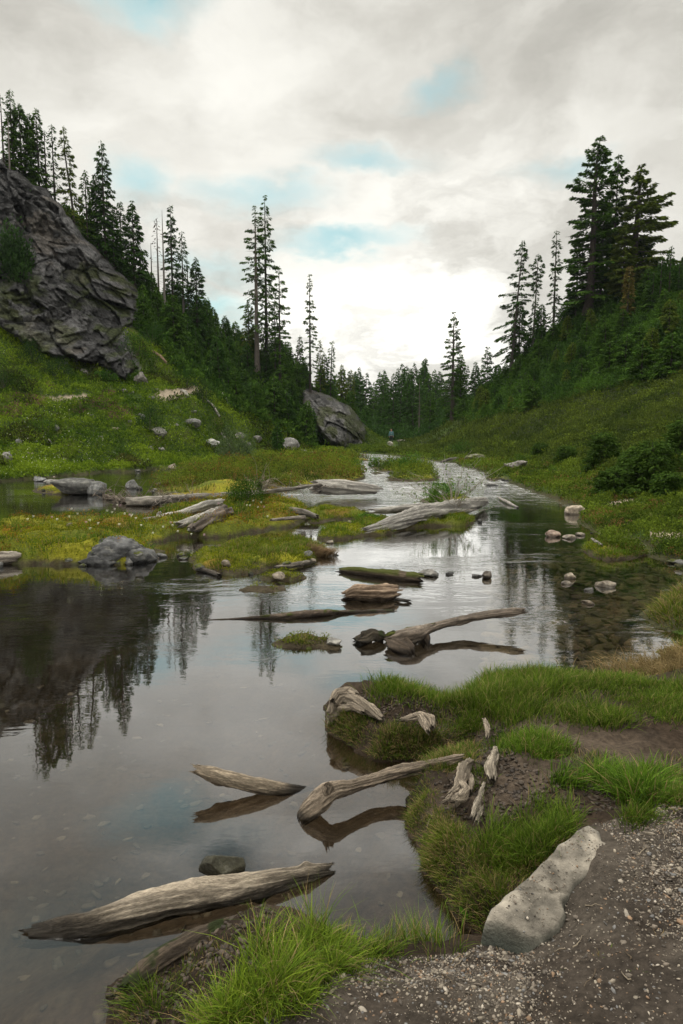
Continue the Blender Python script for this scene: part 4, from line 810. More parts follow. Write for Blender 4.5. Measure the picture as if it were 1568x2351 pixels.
# gnarled wood on the near bank: each a knot of twisted limbs
def gnarl(name, limbs, label, seed, cat_='stump', tone=PALE, tone2=DARKW, base=0, **k):
    root = None
    for i, l in enumerate(limbs):
        l = [(a, b, z + base, r) for a, b, z, r in l]
        c, r = logp(l); g_ = log_geo(c, r, seed + i * 7, nl=int(k.get('nl', 70)), na=int(k.get('na', 30)), tone=tone, tone2=tone2, groove=.4, rough=.28, jag=.03)
        if root is None:
            o = c[0]; g_ = rel(g_, o); root = mesh(name, g_[0], g_[1], M['wood'], g_[2], smooth=True, extra=g_[3]); root.location = o; tag(root, label, cat_)
        else:
            g_ = rel(g_, o); mesh('root', g_[0], g_[1], M['wood'], g_[2], root, smooth=True, extra=g_[3])
    return root
BW = (.40, .33, .25)
gnarl('tree_stump', [[(768, 1672, .0, 14), (768, 1640, .12, 16), (775, 1612, .2, 18), (790, 1592, .27, 14), (800, 1582, .29, 8)],
                     [(790, 1600, .24, 16), (820, 1610, .24, 15), (850, 1628, .22, 12), (878, 1650, .2, 7)],
                     [(762, 1612, .22, 9), (775, 1592, .27, 10), (800, 1588, .28, 11), (822, 1600, .27, 8)],
                     [(785, 1625, .18, 11), (810, 1622, .22, 10), (838, 1636, .21, 7)], [(764, 1655, .06, 10), (770, 1625, .16, 9), (790, 1612, .2, 6)]],
      'weathered stump with grey roots at the tip of the near mud bank', 80, tone=BW)
gnarl('root_slab', [[(920, 1652, .22, 4), (945, 1648, .245, 7), (965, 1644, .26, 10), (985, 1656, .25, 10), (992, 1672, .235, 5)], [(962, 1642, .26, 8), (974, 1660, .25, 8), (984, 1682, .23, 5)], [(975, 1640, .26, 6), (992, 1648, .25, 7), (997, 1666, .235, 4)]],
      'fan-shaped pale root slab lying on the mud behind the grassy edge', 90, cat_='driftwood', tone=BW)
gnarl('wood_splinter', [[(1112, 1650, .25, 4), (1117, 1665, .27, 6), (1120, 1680, .26, 5), (1117, 1695, .24, 3)]], 'narrow pale splinter standing in mud, farthest of the near bank', 95, cat_='driftwood', tone=BW)
gnarl('wood_slab', [[(1138, 1716, .27, 5), (1134, 1740, .31, 11), (1128, 1765, .31, 13), (1132, 1795, .28, 9)], [(1128, 1750, .28, 6), (1122, 1775, .29, 7), (1126, 1795, .26, 4)]],
      'upright pale slab of wood sticking from the mud above the splinters', 97, cat_='driftwood', tone=(.44, .375, .29))
gnarl('tree_stump', [[(1082, 1748, .25, 9), (1066, 1762, .29, 14), (1060, 1785, .29, 12), (1052, 1810, .27, 9), (1030, 1828, .24, 6)],
                     [(1058, 1795, .28, 9), (1072, 1815, .29, 11), (1060, 1832, .28, 12), (1038, 1836, .24, 7)],
                     [(1068, 1812, .28, 9), (1055, 1835, .27, 9), (1046, 1855, .23, 4)], [(1078, 1775, .26, 6), (1082, 1800, .27, 7), (1080, 1820, .24, 5)], [(1040, 1825, .25, 8), (1030, 1835, .24, 6), (1016, 1842, .22, 3)]],
      'twisted pale root stump where the crooked branch meets the bank', 101, tone=BW)
gnarl('wood_splinter', [[(1112, 1798, .26, 4), (1103, 1825, .275, 6), (1094, 1850, .27, 7), (1082, 1880, .25, 5)], [(1107, 1850, .25, 3.5), (1100, 1870, .26, 5), (1092, 1892, .24, 4)]], 'long pale double splinter lying in mud below the upright slab', 108, cat_='driftwood', tone=(.42, .36, .28))
gnarl('wood_splinter', [[(1158, 1815, .24, 3), (1150, 1835, .25, 5), (1148, 1860, .24, 5), (1152, 1880, .22, 3)]], 'reddish brown root half buried right of the double splinter', 111, cat_='driftwood', tone=(.16, .11, .08))
gnarl('log_end', [[(1455, 1735, .25, 10), (1485, 1745, .29, 13), (1510, 1760, .27, 8)]], 'mud-covered wood hump with a pale edge by the right grass', 114, cat_='driftwood', tone=(.17, .13, .095))

# ---- rocks
def ico(n):
    import bmesh
    b = bmesh.new(); bmesh.ops.create_icosphere(b, subdivisions=n, radius=1); v = np.array([tuple(q.co) for q in b.verts]); f = np.array([[q.index for q in t.verts] for t in b.faces]); b.free(); return v, f
ICO = {n: ico(n) for n in (1, 2, 3, 4, 5)}
def rock_geo(size, seed, res=4, facets=13, rough=.11, tone=(.22, .215, .20), moss=0., mossc=MOSS, lich=.3, cut=.5):
    v, f = ICO[res]; rg = rngl(seed); v = v.copy()
    for i in range(facets):
        n = nrm(rg.normal(size=3)); d = rg.uniform(cut, .95); t = v @ n - d; v = v - np.clip(t, 0, None)[:, None] * n * .92
    k = 1 + rough * 1.6 * fbm(v[:, 0] * 1.5, v[:, 1] * 1.5, v[:, 2] * 1.5, s=seed, o=4) + rough * .7 * (ridged(v[:, 0] * 2.4, v[:, 1] * 2.4, v[:, 2] * 4, s=seed + 2, o=3) - .5)
    v = v * k[:, None]; cc = np.tile(np.array(tone), (len(v), 1)); a = fbm(v[:, 0] * 2.2, v[:, 1] * 2.2, v[:, 2] * 2.2, s=seed + 4, o=4)[:, None]; b = fbm(v[:, 0] * 6, v[:, 1] * 6, v[:, 2] * 6, s=seed + 6, o=3)[:, None]
    cc = cc * (1 + .5 * a); l = ss(.15, .35, b) * lich; cc = cc * (1 - l) + np.array([.32, .31, .27]) * l
    if moss: m_ = ss(.9 - moss, 1.2 - moss, .5 + .5 * v[:, 2:] + a * .9); cc = cc * (1 - m_) + np.array(mossc) * m_
    return v * np.array(size), f, cc
def rock(px, py, wpx, hpx, label, seed, z=0., Y=None, depth=.7, name='rock', cat_='rock', rot=None, sink=.38, group=None, **k):
    b = gp(px, py, z) if Y is None else yp(px, py, Y)
    if Y is not None: b.z = hz(b.x, b.y)
    s = mpp(b); w_ = wpx * s / 2; hh = hpx * s / math.cos(PITCH + .1); g_ = rock_geo((w_, w_ * depth, hh * .62), seed, **k)
    o = mesh(name, g_[0], g_[1], M['rock'], g_[2], smooth=(max(wpx, hpx) > 60)); o.location = (b.x, b.y + w_ * depth * .6, b.z + hh * (.62 - sink * (.6 if Y else 1))); o.rotation_euler = (0, 0, rngl(seed).uniform(-.4, .4) if rot is None else rot)
    return tag(o, label, cat_, group)
GR = (.16, .157, .15); LG = (.21, .20, .18); WM = (.25, .21, .165); DG = (.085, .083, .077)
g1 = rock_geo((.62, .42, .36), 200, res=5, tone=(.105, .105, .105), lich=.42, facets=9, cut=.62, rough=.15); g2 = rock_geo((.38, .36, .27), 207, res=4, tone=(.12, .12, .12), lich=.42, facets=9, rough=.15); g3 = rock_geo((.40, .3, .20), 211, res=4, tone=(.09, .09, .09), lich=.3, facets=9, rough=.12)
b_ = gp(250, 1296, 0); V_ = [g1[0] @ np.diag([.80, .9, .82]) + [-.02, .3, .12], g2[0] * [.9, .9, .8] + [.38, .34, .11], g3[0] * .85 + [-.18, .06, .03]]; g1 = (g1[0], g1[1], g1[2] * .8); g2 = (g2[0], g2[1], g2[2] * .8)
BO = cat([(V_[0], g1[1], g1[2]), (V_[1], g2[1], g2[2]), (V_[2], g3[1], g3[2])]); o = mesh('boulder', BO[0], BO[1], M['rock'], BO[2], smooth=True); o.location = b_; tag(o, 'big lichen-spotted grey boulder at the front edge of the flowery islet', 'boulder')
rock(507, 2040, 108, 72, 'dark wet algae-coated stone just behind the nearest driftwood log', 202, res=5, tone=(.055, .052, .036), lich=.12, facets=7, sink=.18, rough=.05, depth=.75, rot=.2)
rock(165, 1130, 140, 40, 'large grey boulder slab on the small mossy islet in the left pool', 203, tone=DG, lich=.45, z=.1, depth=.5, rot=.15)
rock(215, 1130, 60, 36, 'grey boulder at the right end of the small islet in the left pool', 204, tone=(.14, .14, .135), z=.1, lich=.4)
rock(120, 1112, 50, 16, 'low pale slab left of the boulder islet', 205, tone=LG, z=.02)
rock(302, 1122, 34, 24, 'grey stone standing alone in the left pool', 206, tone=GR)
rock(318, 1124, 20, 12, 'tiny dark stone touching the lone stone in the left pool', 207, tone=DG)
rock(88, 1106, 34, 16, 'flat-topped grey rock at the left pool shore', 208, tone=(.26, .26, .255))
rock(10, 1080, 34, 22, 'pale grey rock at the left frame edge above the pool', 209, Y=33, tone=LG)
rock(58, 1088, 30, 14, 'small grey rock right of the pale one at the left frame edge', 210, Y=32, tone=GR)
rock(107, 1003, 18, 12, 'white-topped small rock, higher of two on the left meadow', 211, Y=37, tone=LG)
rock(128, 985, 20, 14, 'twin grey rocks, upper one, on the left meadow', 212, Y=38.5, tone=GR)
rock(80, 982, 18, 10, 'flat little rock low on the left meadow near the frame edge', 213, Y=39, tone=LG)
rock(42, 1030, 18, 18, 'pointed grey rock in the heather by the left frame edge', 214, Y=36, tone=GR)
rock(65, 1047, 30, 8, 'low tan slab in the left heather', 215, Y=35, tone=WM)
rock(268, 1062, 22, 17, 'tan upright rock near the left pool shore', 216, Y=37, tone=WM)
rock(362, 1036, 38, 22, 'large pale boulder in the meadow, upper of a pair', 217, Y=43, tone=LG)
rock(370, 1046, 26, 10, 'low pale boulder under the larger of the pair', 218, Y=42, tone=LG)
rock(326, 1020, 18, 14, 'small grey rock uphill of the pale pair', 219, Y=44, tone=GR)
rock(395, 1076, 22, 16, 'light tan rock at the mouth of the little creek', 220, z=.05, tone=WM)
rock(315, 1083, 16, 8, 'dark shore stone left of the creek mouth', 221, z=.0, tone=DG)
rock(440, 1050, 46, 20, 'slanting grey slab beside the pale crumbled boulder', 222, Y=46, tone=GR)
rock(486, 1058, 40, 20, 'pale crumbly white boulder left of the willow', 223, Y=46.5, tone=(.42, .41, .385), rough=.2)
rock(520, 1058, 14, 14, 'small tan block between the white boulder and the willow', 224, Y=46.5, tone=WM)
rock(547, 998, 36, 18, 'pale rough boulder above the willow shrub', 225, Y=52, tone=LG, rough=.2)
rock(660, 1043, 56, 32, 'grey leaning boulder at the foot of the left conifer slope', 226, Y=58, tone=(.25, .24, .225), depth=.5)
rock(695, 1043, 22, 12, 'pale stone right of the grey leaning boulder', 227, Y=59, tone=LG)
rock(715, 1044, 26, 8, 'flat pale stone farthest along the left river edge', 228, Y=60, tone=LG)
rock(322, 892, 42, 28, 'brownish rock block below the foot of the cliff', 229, Y=49.5, tone=(.16, .145, .13), rough=.15)
rock(262, 980, 26, 8, 'flat tan stone high in the middle of the left meadow', 230, Y=41, tone=WM)
rock(1328, 1182, 48, 26, 'smooth tan angular slab at the right water edge', 231, z=.0, tone=(.42, .35, .27), lich=.1, facets=14, cut=.5, depth=1.1)
rock(1386, 1194, 40, 20, 'grey boulder on the right bank behind the tan slab', 232, z=.12, tone=LG)
rock(1268, 1233, 44, 17, 'reddish flat rock, largest of the three in the right shallows', 233, tone=(.25, .18, .14))
rock(1310, 1237, 38, 10, 'low pale flat rock, front of the three in the right shallows', 234, tone=WM)
rock(1332, 1230, 26, 9, 'small flat rock, rightmost of the three in the right shallows', 235, tone=WM)
rock(1396, 1349, 62, 20, 'broad flat tan rock in the dark water on the right', 236, tone=(.26, .22, .17), depth=.6)
rock(1312, 1330, 36, 16, 'wedge-shaped tan rock in the dark right water', 237, tone=(.30, .25, .19))
rock(1303, 1342, 28, 9, 'low stone just below the wedge-shaped rock', 238, tone=WM)
rock(1356, 1357, 26, 8, 'awash pale stone between wedge rock and broad flat rock', 239, tone=LG)
rock(1352, 1388, 30, 12, 'rounded brown stone nearest of those in the right water', 240, tone=(.22, .175, .12))
rock(1118, 1328, 30, 20, 'dark wet pointed rock in the bright reflection', 241, tone=(.10, .085, .07))
rock(1095, 1325, 30, 6, 'low dark stone left of the dark pointed rock', 242, tone=DG)
rock(990, 1324, 56, 18, 'flat grey stone at the right end of the moss-topped log', 243, tone=(.17, .16, .145))
rock(1034, 1320, 24, 7, 'small dark stone in the bright reflection', 244, tone=DG)
rock(770, 1276, 16, 5, 'tiny dark stone off the tip of the small mossy islet', 245, tone=DG)
rock(762, 1482, 46, 18, 'pale stone set in the low moss mound in open water', 246, z=.02, tone=LG)
rock(1102, 1200, 12, 10, 'tiny dark pointed stone right of the mossy trunk cushion', 247, tone=DG)
rock(1190, 1078, 74, 24, 'ridged grey rock slab on the right riverbank', 248, Y=33, tone=(.23, .21, .19), rough=.18, rot=.3)
rock(1095, 1078, 54, 16, 'long grey rock with moss at the right river edge', 249, Y=43, tone=(.24, .225, .20), moss=.35)
rock(1128, 1090, 40, 8, 'low dark ledge jutting in the rapids by the right bank', 250, z=.0, tone=(.13, .12, .10), moss=.4)
rock(1148, 1100, 36, 8, 'mossy flat rock in the rapids near the right bank', 251, z=.0, tone=(.14, .13, .11), moss=.5)
rock(1170, 1105, 36, 9, 'dark low rock farther down the right river edge', 252, z=.0, tone=DG, moss=.3)
rock(1130, 1116, 36, 8, 'dark slick stone mid rapids below the mossy flat rock', 253, z=.0, tone=DG)
rock(970, 1062, 20, 8, 'grey rock at the far bend below the hiker', 254, z=.05, tone=GR)
rock(905, 1088, 40, 8, 'wet dark rock under the green mound in the rapids', 255, z=.0, tone=DG)
rock(896, 1026, 20, 10, 'pale flat rock that the hiker stands on', 256, Y=83.3, sink=.42, depth=1.0, rot=0, tone=(.36, .33, .29), facets=12)
rock(921, 1030, 26, 7, 'pale slab on the trail right of the hiker', 257, Y=88, tone=(.38, .33, .28))
rock(910, 1014, 18, 6, 'pale pointed rock leaning behind the hiker', 258, Y=95, tone=(.42, .40, .33))
# the big flat boulder set into the near bank: a slab with a flat trodden top
def slab(poly, zt, label, seed, tone):
    zp = lambda b: zt - .015 + (2120 - b) / 220 * .11
    pl = [tuple(gp(a, b, zp(b))[:2]) for a, b in poly]; ya, yb = gp(1200, 2120, zp(2120)).y, gp(1350, 1900, zp(1900)).y; ar = np.array(pl); x0, y0 = ar.min(0) - .03; x1, y1 = ar.max(0) + .03
    gx = np.arange(x0, x1, .006); gy = np.arange(y0, y1, .006); X, Y = np.meshgrid(gx, gy)
    d = sdpoly(X, Y, pl) + .012 * fbm(X * 12, Y * 12, s=seed, o=3)
    Z = zp(2120) + (Y - ya) / (yb - ya) * .11 - .30 * (1 - ss(-.045, .012, d)) - .008 * (1 - ss(0, .03, d)) + .004 * fbm(X * 4, Y * 4, s=seed + 1, o=4) + .007 * ridged(X * 11, Y * 11, s=seed + 2, o=4)
    crk = np.abs((Y - y0) - .40 * (y1 - y0) - .03 * fbm(X * 6, Y * 6, s=3, o=2)); Z = Z - .012 * np.exp(-(crk / .006) ** 2)
    I = np.arange(X.size).reshape(X.shape); ok = d > -.055; k = ok[:-1, :-1] & ok[1:, :-1] & ok[:-1, 1:] & ok[1:, 1:]
    Q = np.stack([I[:-1, :-1][k], I[:-1, 1:][k], I[1:, 1:][k], I[1:, :-1][k]], -1); us = np.unique(Q); mp = np.full(X.size, -1); mp[us] = np.arange(len(us))
    a = fbm(X * 5, Y * 5, s=seed + 3, o=4).ravel()[:, None]; b = fbm(X * 22, Y * 22, s=seed + 4, o=3).ravel()[:, None]; cc = np.array(tone) * (1 + .5 * a + .55 * b); gr_ = ss(.1, .4, fbm(X * 3 + 9, Y * 3, s=seed + 8, o=4)).ravel()[:, None]; cc = cc * (1 - gr_ * .45) + np.array([.12, .115, .10]) * gr_ * .45
    side = ss(.02, -.01, d).ravel()[:, None]; cc = cc * (1 - side) + np.array([.085, .095, .08]) * (1 + .5 * a) * side
    global SLAB; SLAB = (pl, lambda Y: zp(2120) + (Y - ya) / (yb - ya) * .11)
    o = mesh('flat_boulder', np.stack([X.ravel(), Y.ravel(), Z.ravel()], 1)[us], mp[Q], M['rock'], cc[us], smooth=True); return tag(o, label, 'boulder')
slab([(1112, 2112), (1125, 2080), (1165, 2045), (1215, 2000), (1280, 1935), (1325, 1898), (1352, 1892), (1375, 1905), (1385, 1925), (1428, 1935), (1400, 1958), (1372, 1982), (1352, 2010), (1318, 2030), (1296, 2060), (1300, 2090), (1286, 2125), (1258, 2152), (1215, 2160), (1180, 2140), (1145, 2122)], .268,
     'flat pale tan boulder set in the gravel at the corner of the near bank', 300, (.205, .182, .148))

# ---------------------------------------------------------------- shrubs
def shrub_geo(rx, rz, n, leaf, c0, c1, seed, stems=10, clumps=40, flatk=1., droop=0., jit=.14):
    rg = rngl(seed); cd = nrm(rg.normal(size=(clumps, 3)) * [1, 1, .9]); cd[:, 2] = np.abs(cd[:, 2]); cr = rg.uniform(.45, 1.0, clumps)[:, None]
    cen = cd * cr * [rx, rx, rz * flatk] + [0, 0, rz * .05]
    i = rg.integers(clumps, size=n); p = cen[i] + rg.normal(size=(n, 3)) * [rx * jit, rx * jit, rz * jit]
    p[:, 2] = np.maximum(p[:, 2], .02); d = nrm(p - [0, 0, 0]) + rg.normal(size=(n, 3)) * .6 + [0, 0, .35 - droop]
    m_ = np.clip(rg.random(n) * .6 + cr[i, 0] * .4 - .1 + .25 * rg.normal(size=clumps)[i], 0, 1)[:, None]
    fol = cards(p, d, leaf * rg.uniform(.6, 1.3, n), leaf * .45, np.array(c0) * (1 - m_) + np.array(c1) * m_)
    ps = np.stack([np.zeros((clumps, 3)) + rg.normal(size=(clumps, 3)) * [rx * .06, rx * .06, 0], cen * .5 + rg.normal(size=(clumps, 3)) * rx * .05, cen], 1)[:stems]
    st = tubes(ps, np.tile(np.array([.02, .014, .005]) * (rx + .3), (len(ps), 1)), np.array([[.09, .075, .055]]), 4); return st, fol
def shrub(px, py, wpx, hpx, Y, label, seed, n=900, leaf=None, c0=(.018, .045, .010), c1=(.06, .12, .02), name='shrub', group=None, cat_='shrub', **k):
    b = yp(px, py, Y); z = hz(b.x, b.y); s = mpp(b); rx, rz = wpx * s / 2, hpx * s
    st, fo = shrub_geo(rx, rz, n, leaf or max(2.6 * s, rx * .10), c0, c1, seed, **k)
    r = empty(name, (b.x, b.y, z - .03), label, cat_, group); mesh('stems', *st[:2], M['bark'], st[2], r); mesh('foliage', *fo[:2], M['leaf'], fo[2], r); return r
GB = dict(c0=(.035, .09, .012), c1=(.10, .20, .025)); DKG = dict(c0=(.014, .034, .010), c1=(.04, .085, .018)); YG = dict(c0=(.06, .10, .012), c1=(.17, .20, .025))
shrub(30, 600, 85, 150, 52, 'big dark bush clinging to the middle of the cliff at the left edge', 1, n=4200, leaf=.3, **DKG)
shrub(62, 610, 60, 70, 53, 'smaller olive bush right of the big cliff bush', 2, n=1400, leaf=.28, **DKG)
shrub(62, 450, 64, 84, 58, 'dark bush spilling over the top edge of the cliff', 3, n=2400, leaf=.3, **DKG)
shrub(100, 470, 44, 60, 58.5, 'olive bush on the cliff brow under the slim conifer', 4, n=1200, leaf=.28, **DKG)
shrub(20, 380, 60, 40, 60, 'low bush on the cliff crest at the left edge', 5, n=1200, leaf=.28, **DKG)
shrub(72, 808, 66, 48, 46, 'round dark bush at the foot of the cliff', 6, n=1800, **DKG)
shrub(128, 865, 74, 40, 45.5, 'wide low dark bush below the cliff foot', 7, n=1600, **DKG)
shrub(10, 900, 50, 70, 42, 'dark young hemlock bush cut by the left edge', 8, n=1600, **DKG)
shrub(345, 985, 72, 60, 43, 'dark leafy bush in the middle of the left meadow', 9, n=2000, **DKG)
shrub(100, 1000, 60, 46, 38, 'bright green bush on the left meadow', 10, n=1200, c0=(.03, .07, .01), c1=(.08, .15, .02))
shrub(430, 870, 54, 50, 52, 'round green bush right of the dirt patch on the slope', 11, n=1500, c0=(.02, .055, .01), c1=(.05, .11, .018))
shrub(468, 935, 60, 46, 51, 'dark green bush at the lower edge of the left forest', 12, n=1500, **DKG)
shrub(510, 998, 50, 30, 50, 'low dark green bush above the willow', 13, n=1000, **DKG)
shrub(545, 1058, 96, 76, 45, 'grey-green willow shrub by the creek', 14, n=3600, c0=(.05, .08, .03), c1=(.13, .18, .075), leaf=.16, clumps=70)
shrub(312, 762, 84, 52, 53.5, 'green bush at the gap between cliff and forest', 15, n=1200, c0=(.02, .055, .01), c1=(.05, .11, .018))
shrub(345, 748, 80, 50, 57, 'second green bush at the gap between cliff and forest', 16, n=1200, c0=(.02, .055, .01), c1=(.05, .11, .018))
def hem(px, py, w_, h_, Y, label):
    b = yp(px, py, Y); m_ = mpp(b)
    for i in range(1):
        tree('hemlock_bush', b.x, b.y, h_ * m_ * 1.15 + .2, label, 'shrub', Rb=w_ * m_ * .52, nb=95, card=.125, greens=((.018, .042, .009), (.062, .11, .016)), bare=.0, droop=.12, foli=1.0, dead=0, prof=lambda t: (1 - t) ** .45 * (.85 + .2 * np.sin(t * 40)), rad=.05)
hem(1385, 1060, 84, 66, 25, 'dark feathery hemlock bush on the right heath')
hem(1492, 1135, 140, 96, 19, 'widest dark hemlock bush near the right frame edge')
hem(1560, 1120, 90, 80, 21, 'dark bush cut by the right frame edge')
hem(1410, 1150, 100, 50, 19.5, 'low spreading dark bush left of the widest hemlock bush')
shrub(1560, 1030, 70, 50, 26, 'olive bush high on the right frame edge', 21, n=1200, c0=(.03, .05, .012), c1=(.09, .12, .02))
shrub(1268, 1100, 50, 30, 27, 'light green leafy shrub on the right bank', 22, n=900, **GB)
shrub(1195, 1052, 60, 26, 36, 'green shrub on the right bank below the heath', 23, n=900, c0=(.03, .07, .01), c1=(.08, .15, .02))
shrub(1060, 1045, 80, 30, 52, 'low green shrub right of the trail rocks', 24, n=1100, c0=(.02, .055, .01), c1=(.06, .12, .02))
shrub(860, 1084, 30, 24, 40, 'small round bright shrub on the left rapids islet', 25, n=800, leaf=.09, **GB)
shrub(945, 1096, 60, 40, 34, 'tallest bright green shrub on the rapids islet', 26, n=1800, leaf=.09, **GB)
shrub(975, 1096, 40, 26, 34, 'grey-green shrub right side of the rapids islet', 27, n=800, leaf=.08, c0=(.05, .08, .03), c1=(.12, .16, .05))
shrub(905, 1080, 60, 18, 38, 'low green shrub trailing behind the rapids islet', 28, n=800, leaf=.09, **GB)
shrub(815, 1098, 50, 32, 33, 'bright leafy shrub beside the pale hollow log', 29, n=1200, leaf=.08, **GB)
shrub(785, 1088, 40, 32, 36, 'bright shrub behind the one beside the hollow log', 30, n=900, leaf=.08, **GB)
shrub(562, 1180, 110, 60, 17.5, 'dense low leafy shrub with white daisies on the flowery islet', 31, n=2600, leaf=.06, c0=(.025, .06, .010), c1=(.075, .13, .018))
shrub(1000, 1178, 56, 60, 16.5, 'bright leafy sapling in front of the largest silver trunk', 32, n=1300, leaf=.055, jit=.2, **GB)
shrub(1020, 1142, 90, 30, 21, 'green shrub growing behind the largest silver trunk', 33, n=1200, leaf=.07, **GB)
shrub(848, 1198, 54, 20, 16, 'small leafy shrub at the left end of the largest silver trunk', 34, n=700, leaf=.05, **GB)
shrub(150, 640, 26, 16, 55, 'small olive tuft growing in a seam high on the cliff', 40, n=400, leaf=.18, c0=(.04, .06, .012), c1=(.10, .13, .02))
shrub(215, 625, 24, 18, 58.5, 'yellow-green tuft in a crack near the right part of the cliff', 41, n=400, leaf=.18, c0=(.07, .09, .012), c1=(.16, .16, .02))
shrub(95, 660, 60, 26, 53, 'olive shrub strip along a ledge in mid cliff', 42, n=700, leaf=.2, c0=(.03, .045, .012), c1=(.08, .10, .02))
shrub(240, 860, 50, 26, 48.5, 'green bush nestled against the right foot of the cliff', 43, n=900, leaf=.16, c0=(.02, .055, .01), c1=(.06, .13, .018))
shrub(310, 870, 40, 22, 50, 'little green bush by the brownish block under the cliff', 44, n=600, leaf=.16, c0=(.03, .07, .01), c1=(.08, .15, .02))
for k_, (a, b, w_, h_) in enumerate([(190, 852, 26, 14), (285, 898, 16, 10), (232, 880, 14, 8), (345, 905, 18, 10), (150, 850, 18, 10), (303, 905, 12, 8), (60, 800, 20, 12), (360, 880, 12, 8)]):
    rock(a, b, w_, h_, 'loose angular grey block fallen below the cliff', 270 + k_, Y=48.5 - (b > 890) * 1.5, tone=(.17, .16, .15), group='fallen blocks below the cliff')
for k_, (a, b, w_, h_, Yk) in enumerate([(20, 1062, 22, 12, 34.5), (180, 1045, 16, 9, 37), (230, 1020, 14, 8, 39), (300, 1008, 14, 8, 42.5), (445, 1010, 18, 9, 48), (405, 1020, 16, 9, 45), (150, 1015, 12, 8, 38), (560, 1030, 30, 18, 52), (590, 1040, 26, 14, 55), (345, 1062, 18, 9, 41), (210, 955, 12, 8, 41.5), (140, 1060, 16, 8, 35)]):
    rock(a, b, w_, h_, 'small grey stone half hidden in the herbs of the left meadow', 290 + k_, Y=Yk, tone=(.15, .145, .13), group='small stones in the left meadow')
hem(1445, 1120, 60, 60, 21, 'smaller hemlock bush just left of the widest one')
hem(1530, 1160, 70, 46, 17.5, 'low hemlock bush in front of the widest one at the right edge')
hem(1300, 1062, 46, 26, 31, 'small dark hemlock bush by the trail on the right bank')
hem(1240, 1050, 40, 24, 36, 'tiny dark hemlock bush left of the small one by the right trail')
cnt_ = 0; rs_ = rngl(555)
for _ in range(6000):
    if cnt_ >= 64: break
    Y_ = 9.5 * (48 / 9.5) ** rs_.random(); X_ = rs_.uniform(-.62, .62) * Y_; d_ = float(samp(DD, np.array([X_]), np.array([Y_]))[0])
    if not -.25 < d_ < .35: continue
    a_, b_ = proj(np.array([X_]), np.array([Y_]), np.array([0.])); a_, b_ = float(a_[0]), float(b_[0])
    if not (-30 < a_ < 1600) or (a_ > 700 and a_ < 1000 and b_ < 1200): continue
    side_ = 'right' if a_ > 1000 else 'left'; cnt_ += 1; w_ = rs_.uniform(.07, .22) / mpp(Vector((X_, Y_, 0)))
    rock(a_, b_, w_, w_ * rs_.uniform(.3, .6), 'small dark half sunk stone along the water edge on the ' + side_, 600 + cnt_, z=max(hz(X_, Y_), 0) , res=3, tone=(GR, DG, WM, DG)[cnt_ % 4], moss=(0, .4)[cnt_ % 2], name='shore_stone', cat_='stone', group='small stones on the ' + side_ + ' shore')
shrub(283, 792, 50, 30, 51.5, 'small bush hiding the lower right corner of the cliff', 45, n=700, leaf=.16, c0=(.02, .05, .01), c1=(.06, .12, .018))
# bare willow with long wands
rg = rngl(77); wb = gp(1040, 1182, .1); WR = empty('willow_sapling', tuple(wb), 'nearly bare wispy willow with long arching twigs by the silver trunk', 'shrub')
Pp, Rr, lv = [], [], []
for i in range(34):
    tx = rg.uniform(-1.5, 1.35); tz = rg.uniform(.35, 1.75) * (1 - .25 * abs(tx)); pts = [np.array([rg.normal() * .08, rg.normal() * .08, 0])]; e = np.array([tx, rg.normal() * .5, tz])
    for j in range(1, 7): s_ = j / 6; pts.append(np.array([e[0] * s_ ** 1.2, e[1] * s_, e[2] * s_ ** .75]) + rg.normal(size=3) * .035)
    Pp.append(pts); Rr.append(np.linspace(.011, .003, 7))
    for j in (3, 4, 5, 6):
        for _ in range(4 if tz > .7 else 2): lv.append(pts[j] + rg.normal(size=3) * .05)
v, f, c = tubes(np.array(Pp), np.array(Rr), np.array([[.26, .23, .19]]), 4); mesh('twigs', v, f, M['bark'], c, WR)
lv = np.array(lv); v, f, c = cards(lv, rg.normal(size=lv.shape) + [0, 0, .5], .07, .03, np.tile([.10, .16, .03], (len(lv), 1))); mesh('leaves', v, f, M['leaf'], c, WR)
# small spruce by the left foot of the slope
b_ = yp(637, 1030, 55); tree('young_spruce', b_.x, b_.y, yp(637, 976, 55).z - hz(b_.x, b_.y) + .1, 'single small dark spruce standing by the leaning boulder', 'tree', Rb=.62, nb=60, card=.24, greens=DK, foli=.8)

# ---------------------------------------------------------------- the hiker
def skin(name, chains, mat, colr, parent=None, sub=2):
    vs, es, rs, key = [], [], [], {}
    for ch in chains:
        prev = None
        for (p, r) in ch:
            k_ = tuple(round(a, 4) for a in p)
            if k_ not in key: key[k_] = len(vs); vs.append(p); rs.append(r)
            if prev is not None and prev != key[k_]: es.append((prev, key[k_]))
            prev = key[k_]
    me = bpy.data.meshes.new(name); me.from_pydata(vs, es, []); o = bpy.data.objects.new(name, me); C.objects.link(o)
    o.modifiers.new('skin', 'SKIN'); 
    if not me.skin_vertices: me.skin_vertices.new()
    for i, sv in enumerate(me.skin_vertices[0].data): sv.radius = rs[i] if hasattr(rs[i], '__len__') else (rs[i], rs[i]); sv.use_root = (i == 0)
    m_ = o.modifiers.new('sub', 'SUBSURF'); m_.levels = sub; m_.render_levels = sub
    mm = bpy.data.materials.new(name); mm.use_nodes = True; q_ = mm.node_tree.nodes['Principled BSDF']; q_.inputs['Base Color'].default_value = (*colr, 1); q_.inputs['Roughness'].default_value = .8
    k2 = mm.node_tree.nodes.new('ShaderNodeTexNoise'); k2.inputs['Scale'].default_value = 40; b2 = mm.node_tree.nodes.new('ShaderNodeBump'); b2.inputs['Strength'].default_value = .2
    mm.node_tree.links.new(k2.outputs[0], b2.inputs['Height']); mm.node_tree.links.new(b2.outputs[0], q_.inputs['Normal'])
    me.materials.append(mm); o.parent = parent; return o
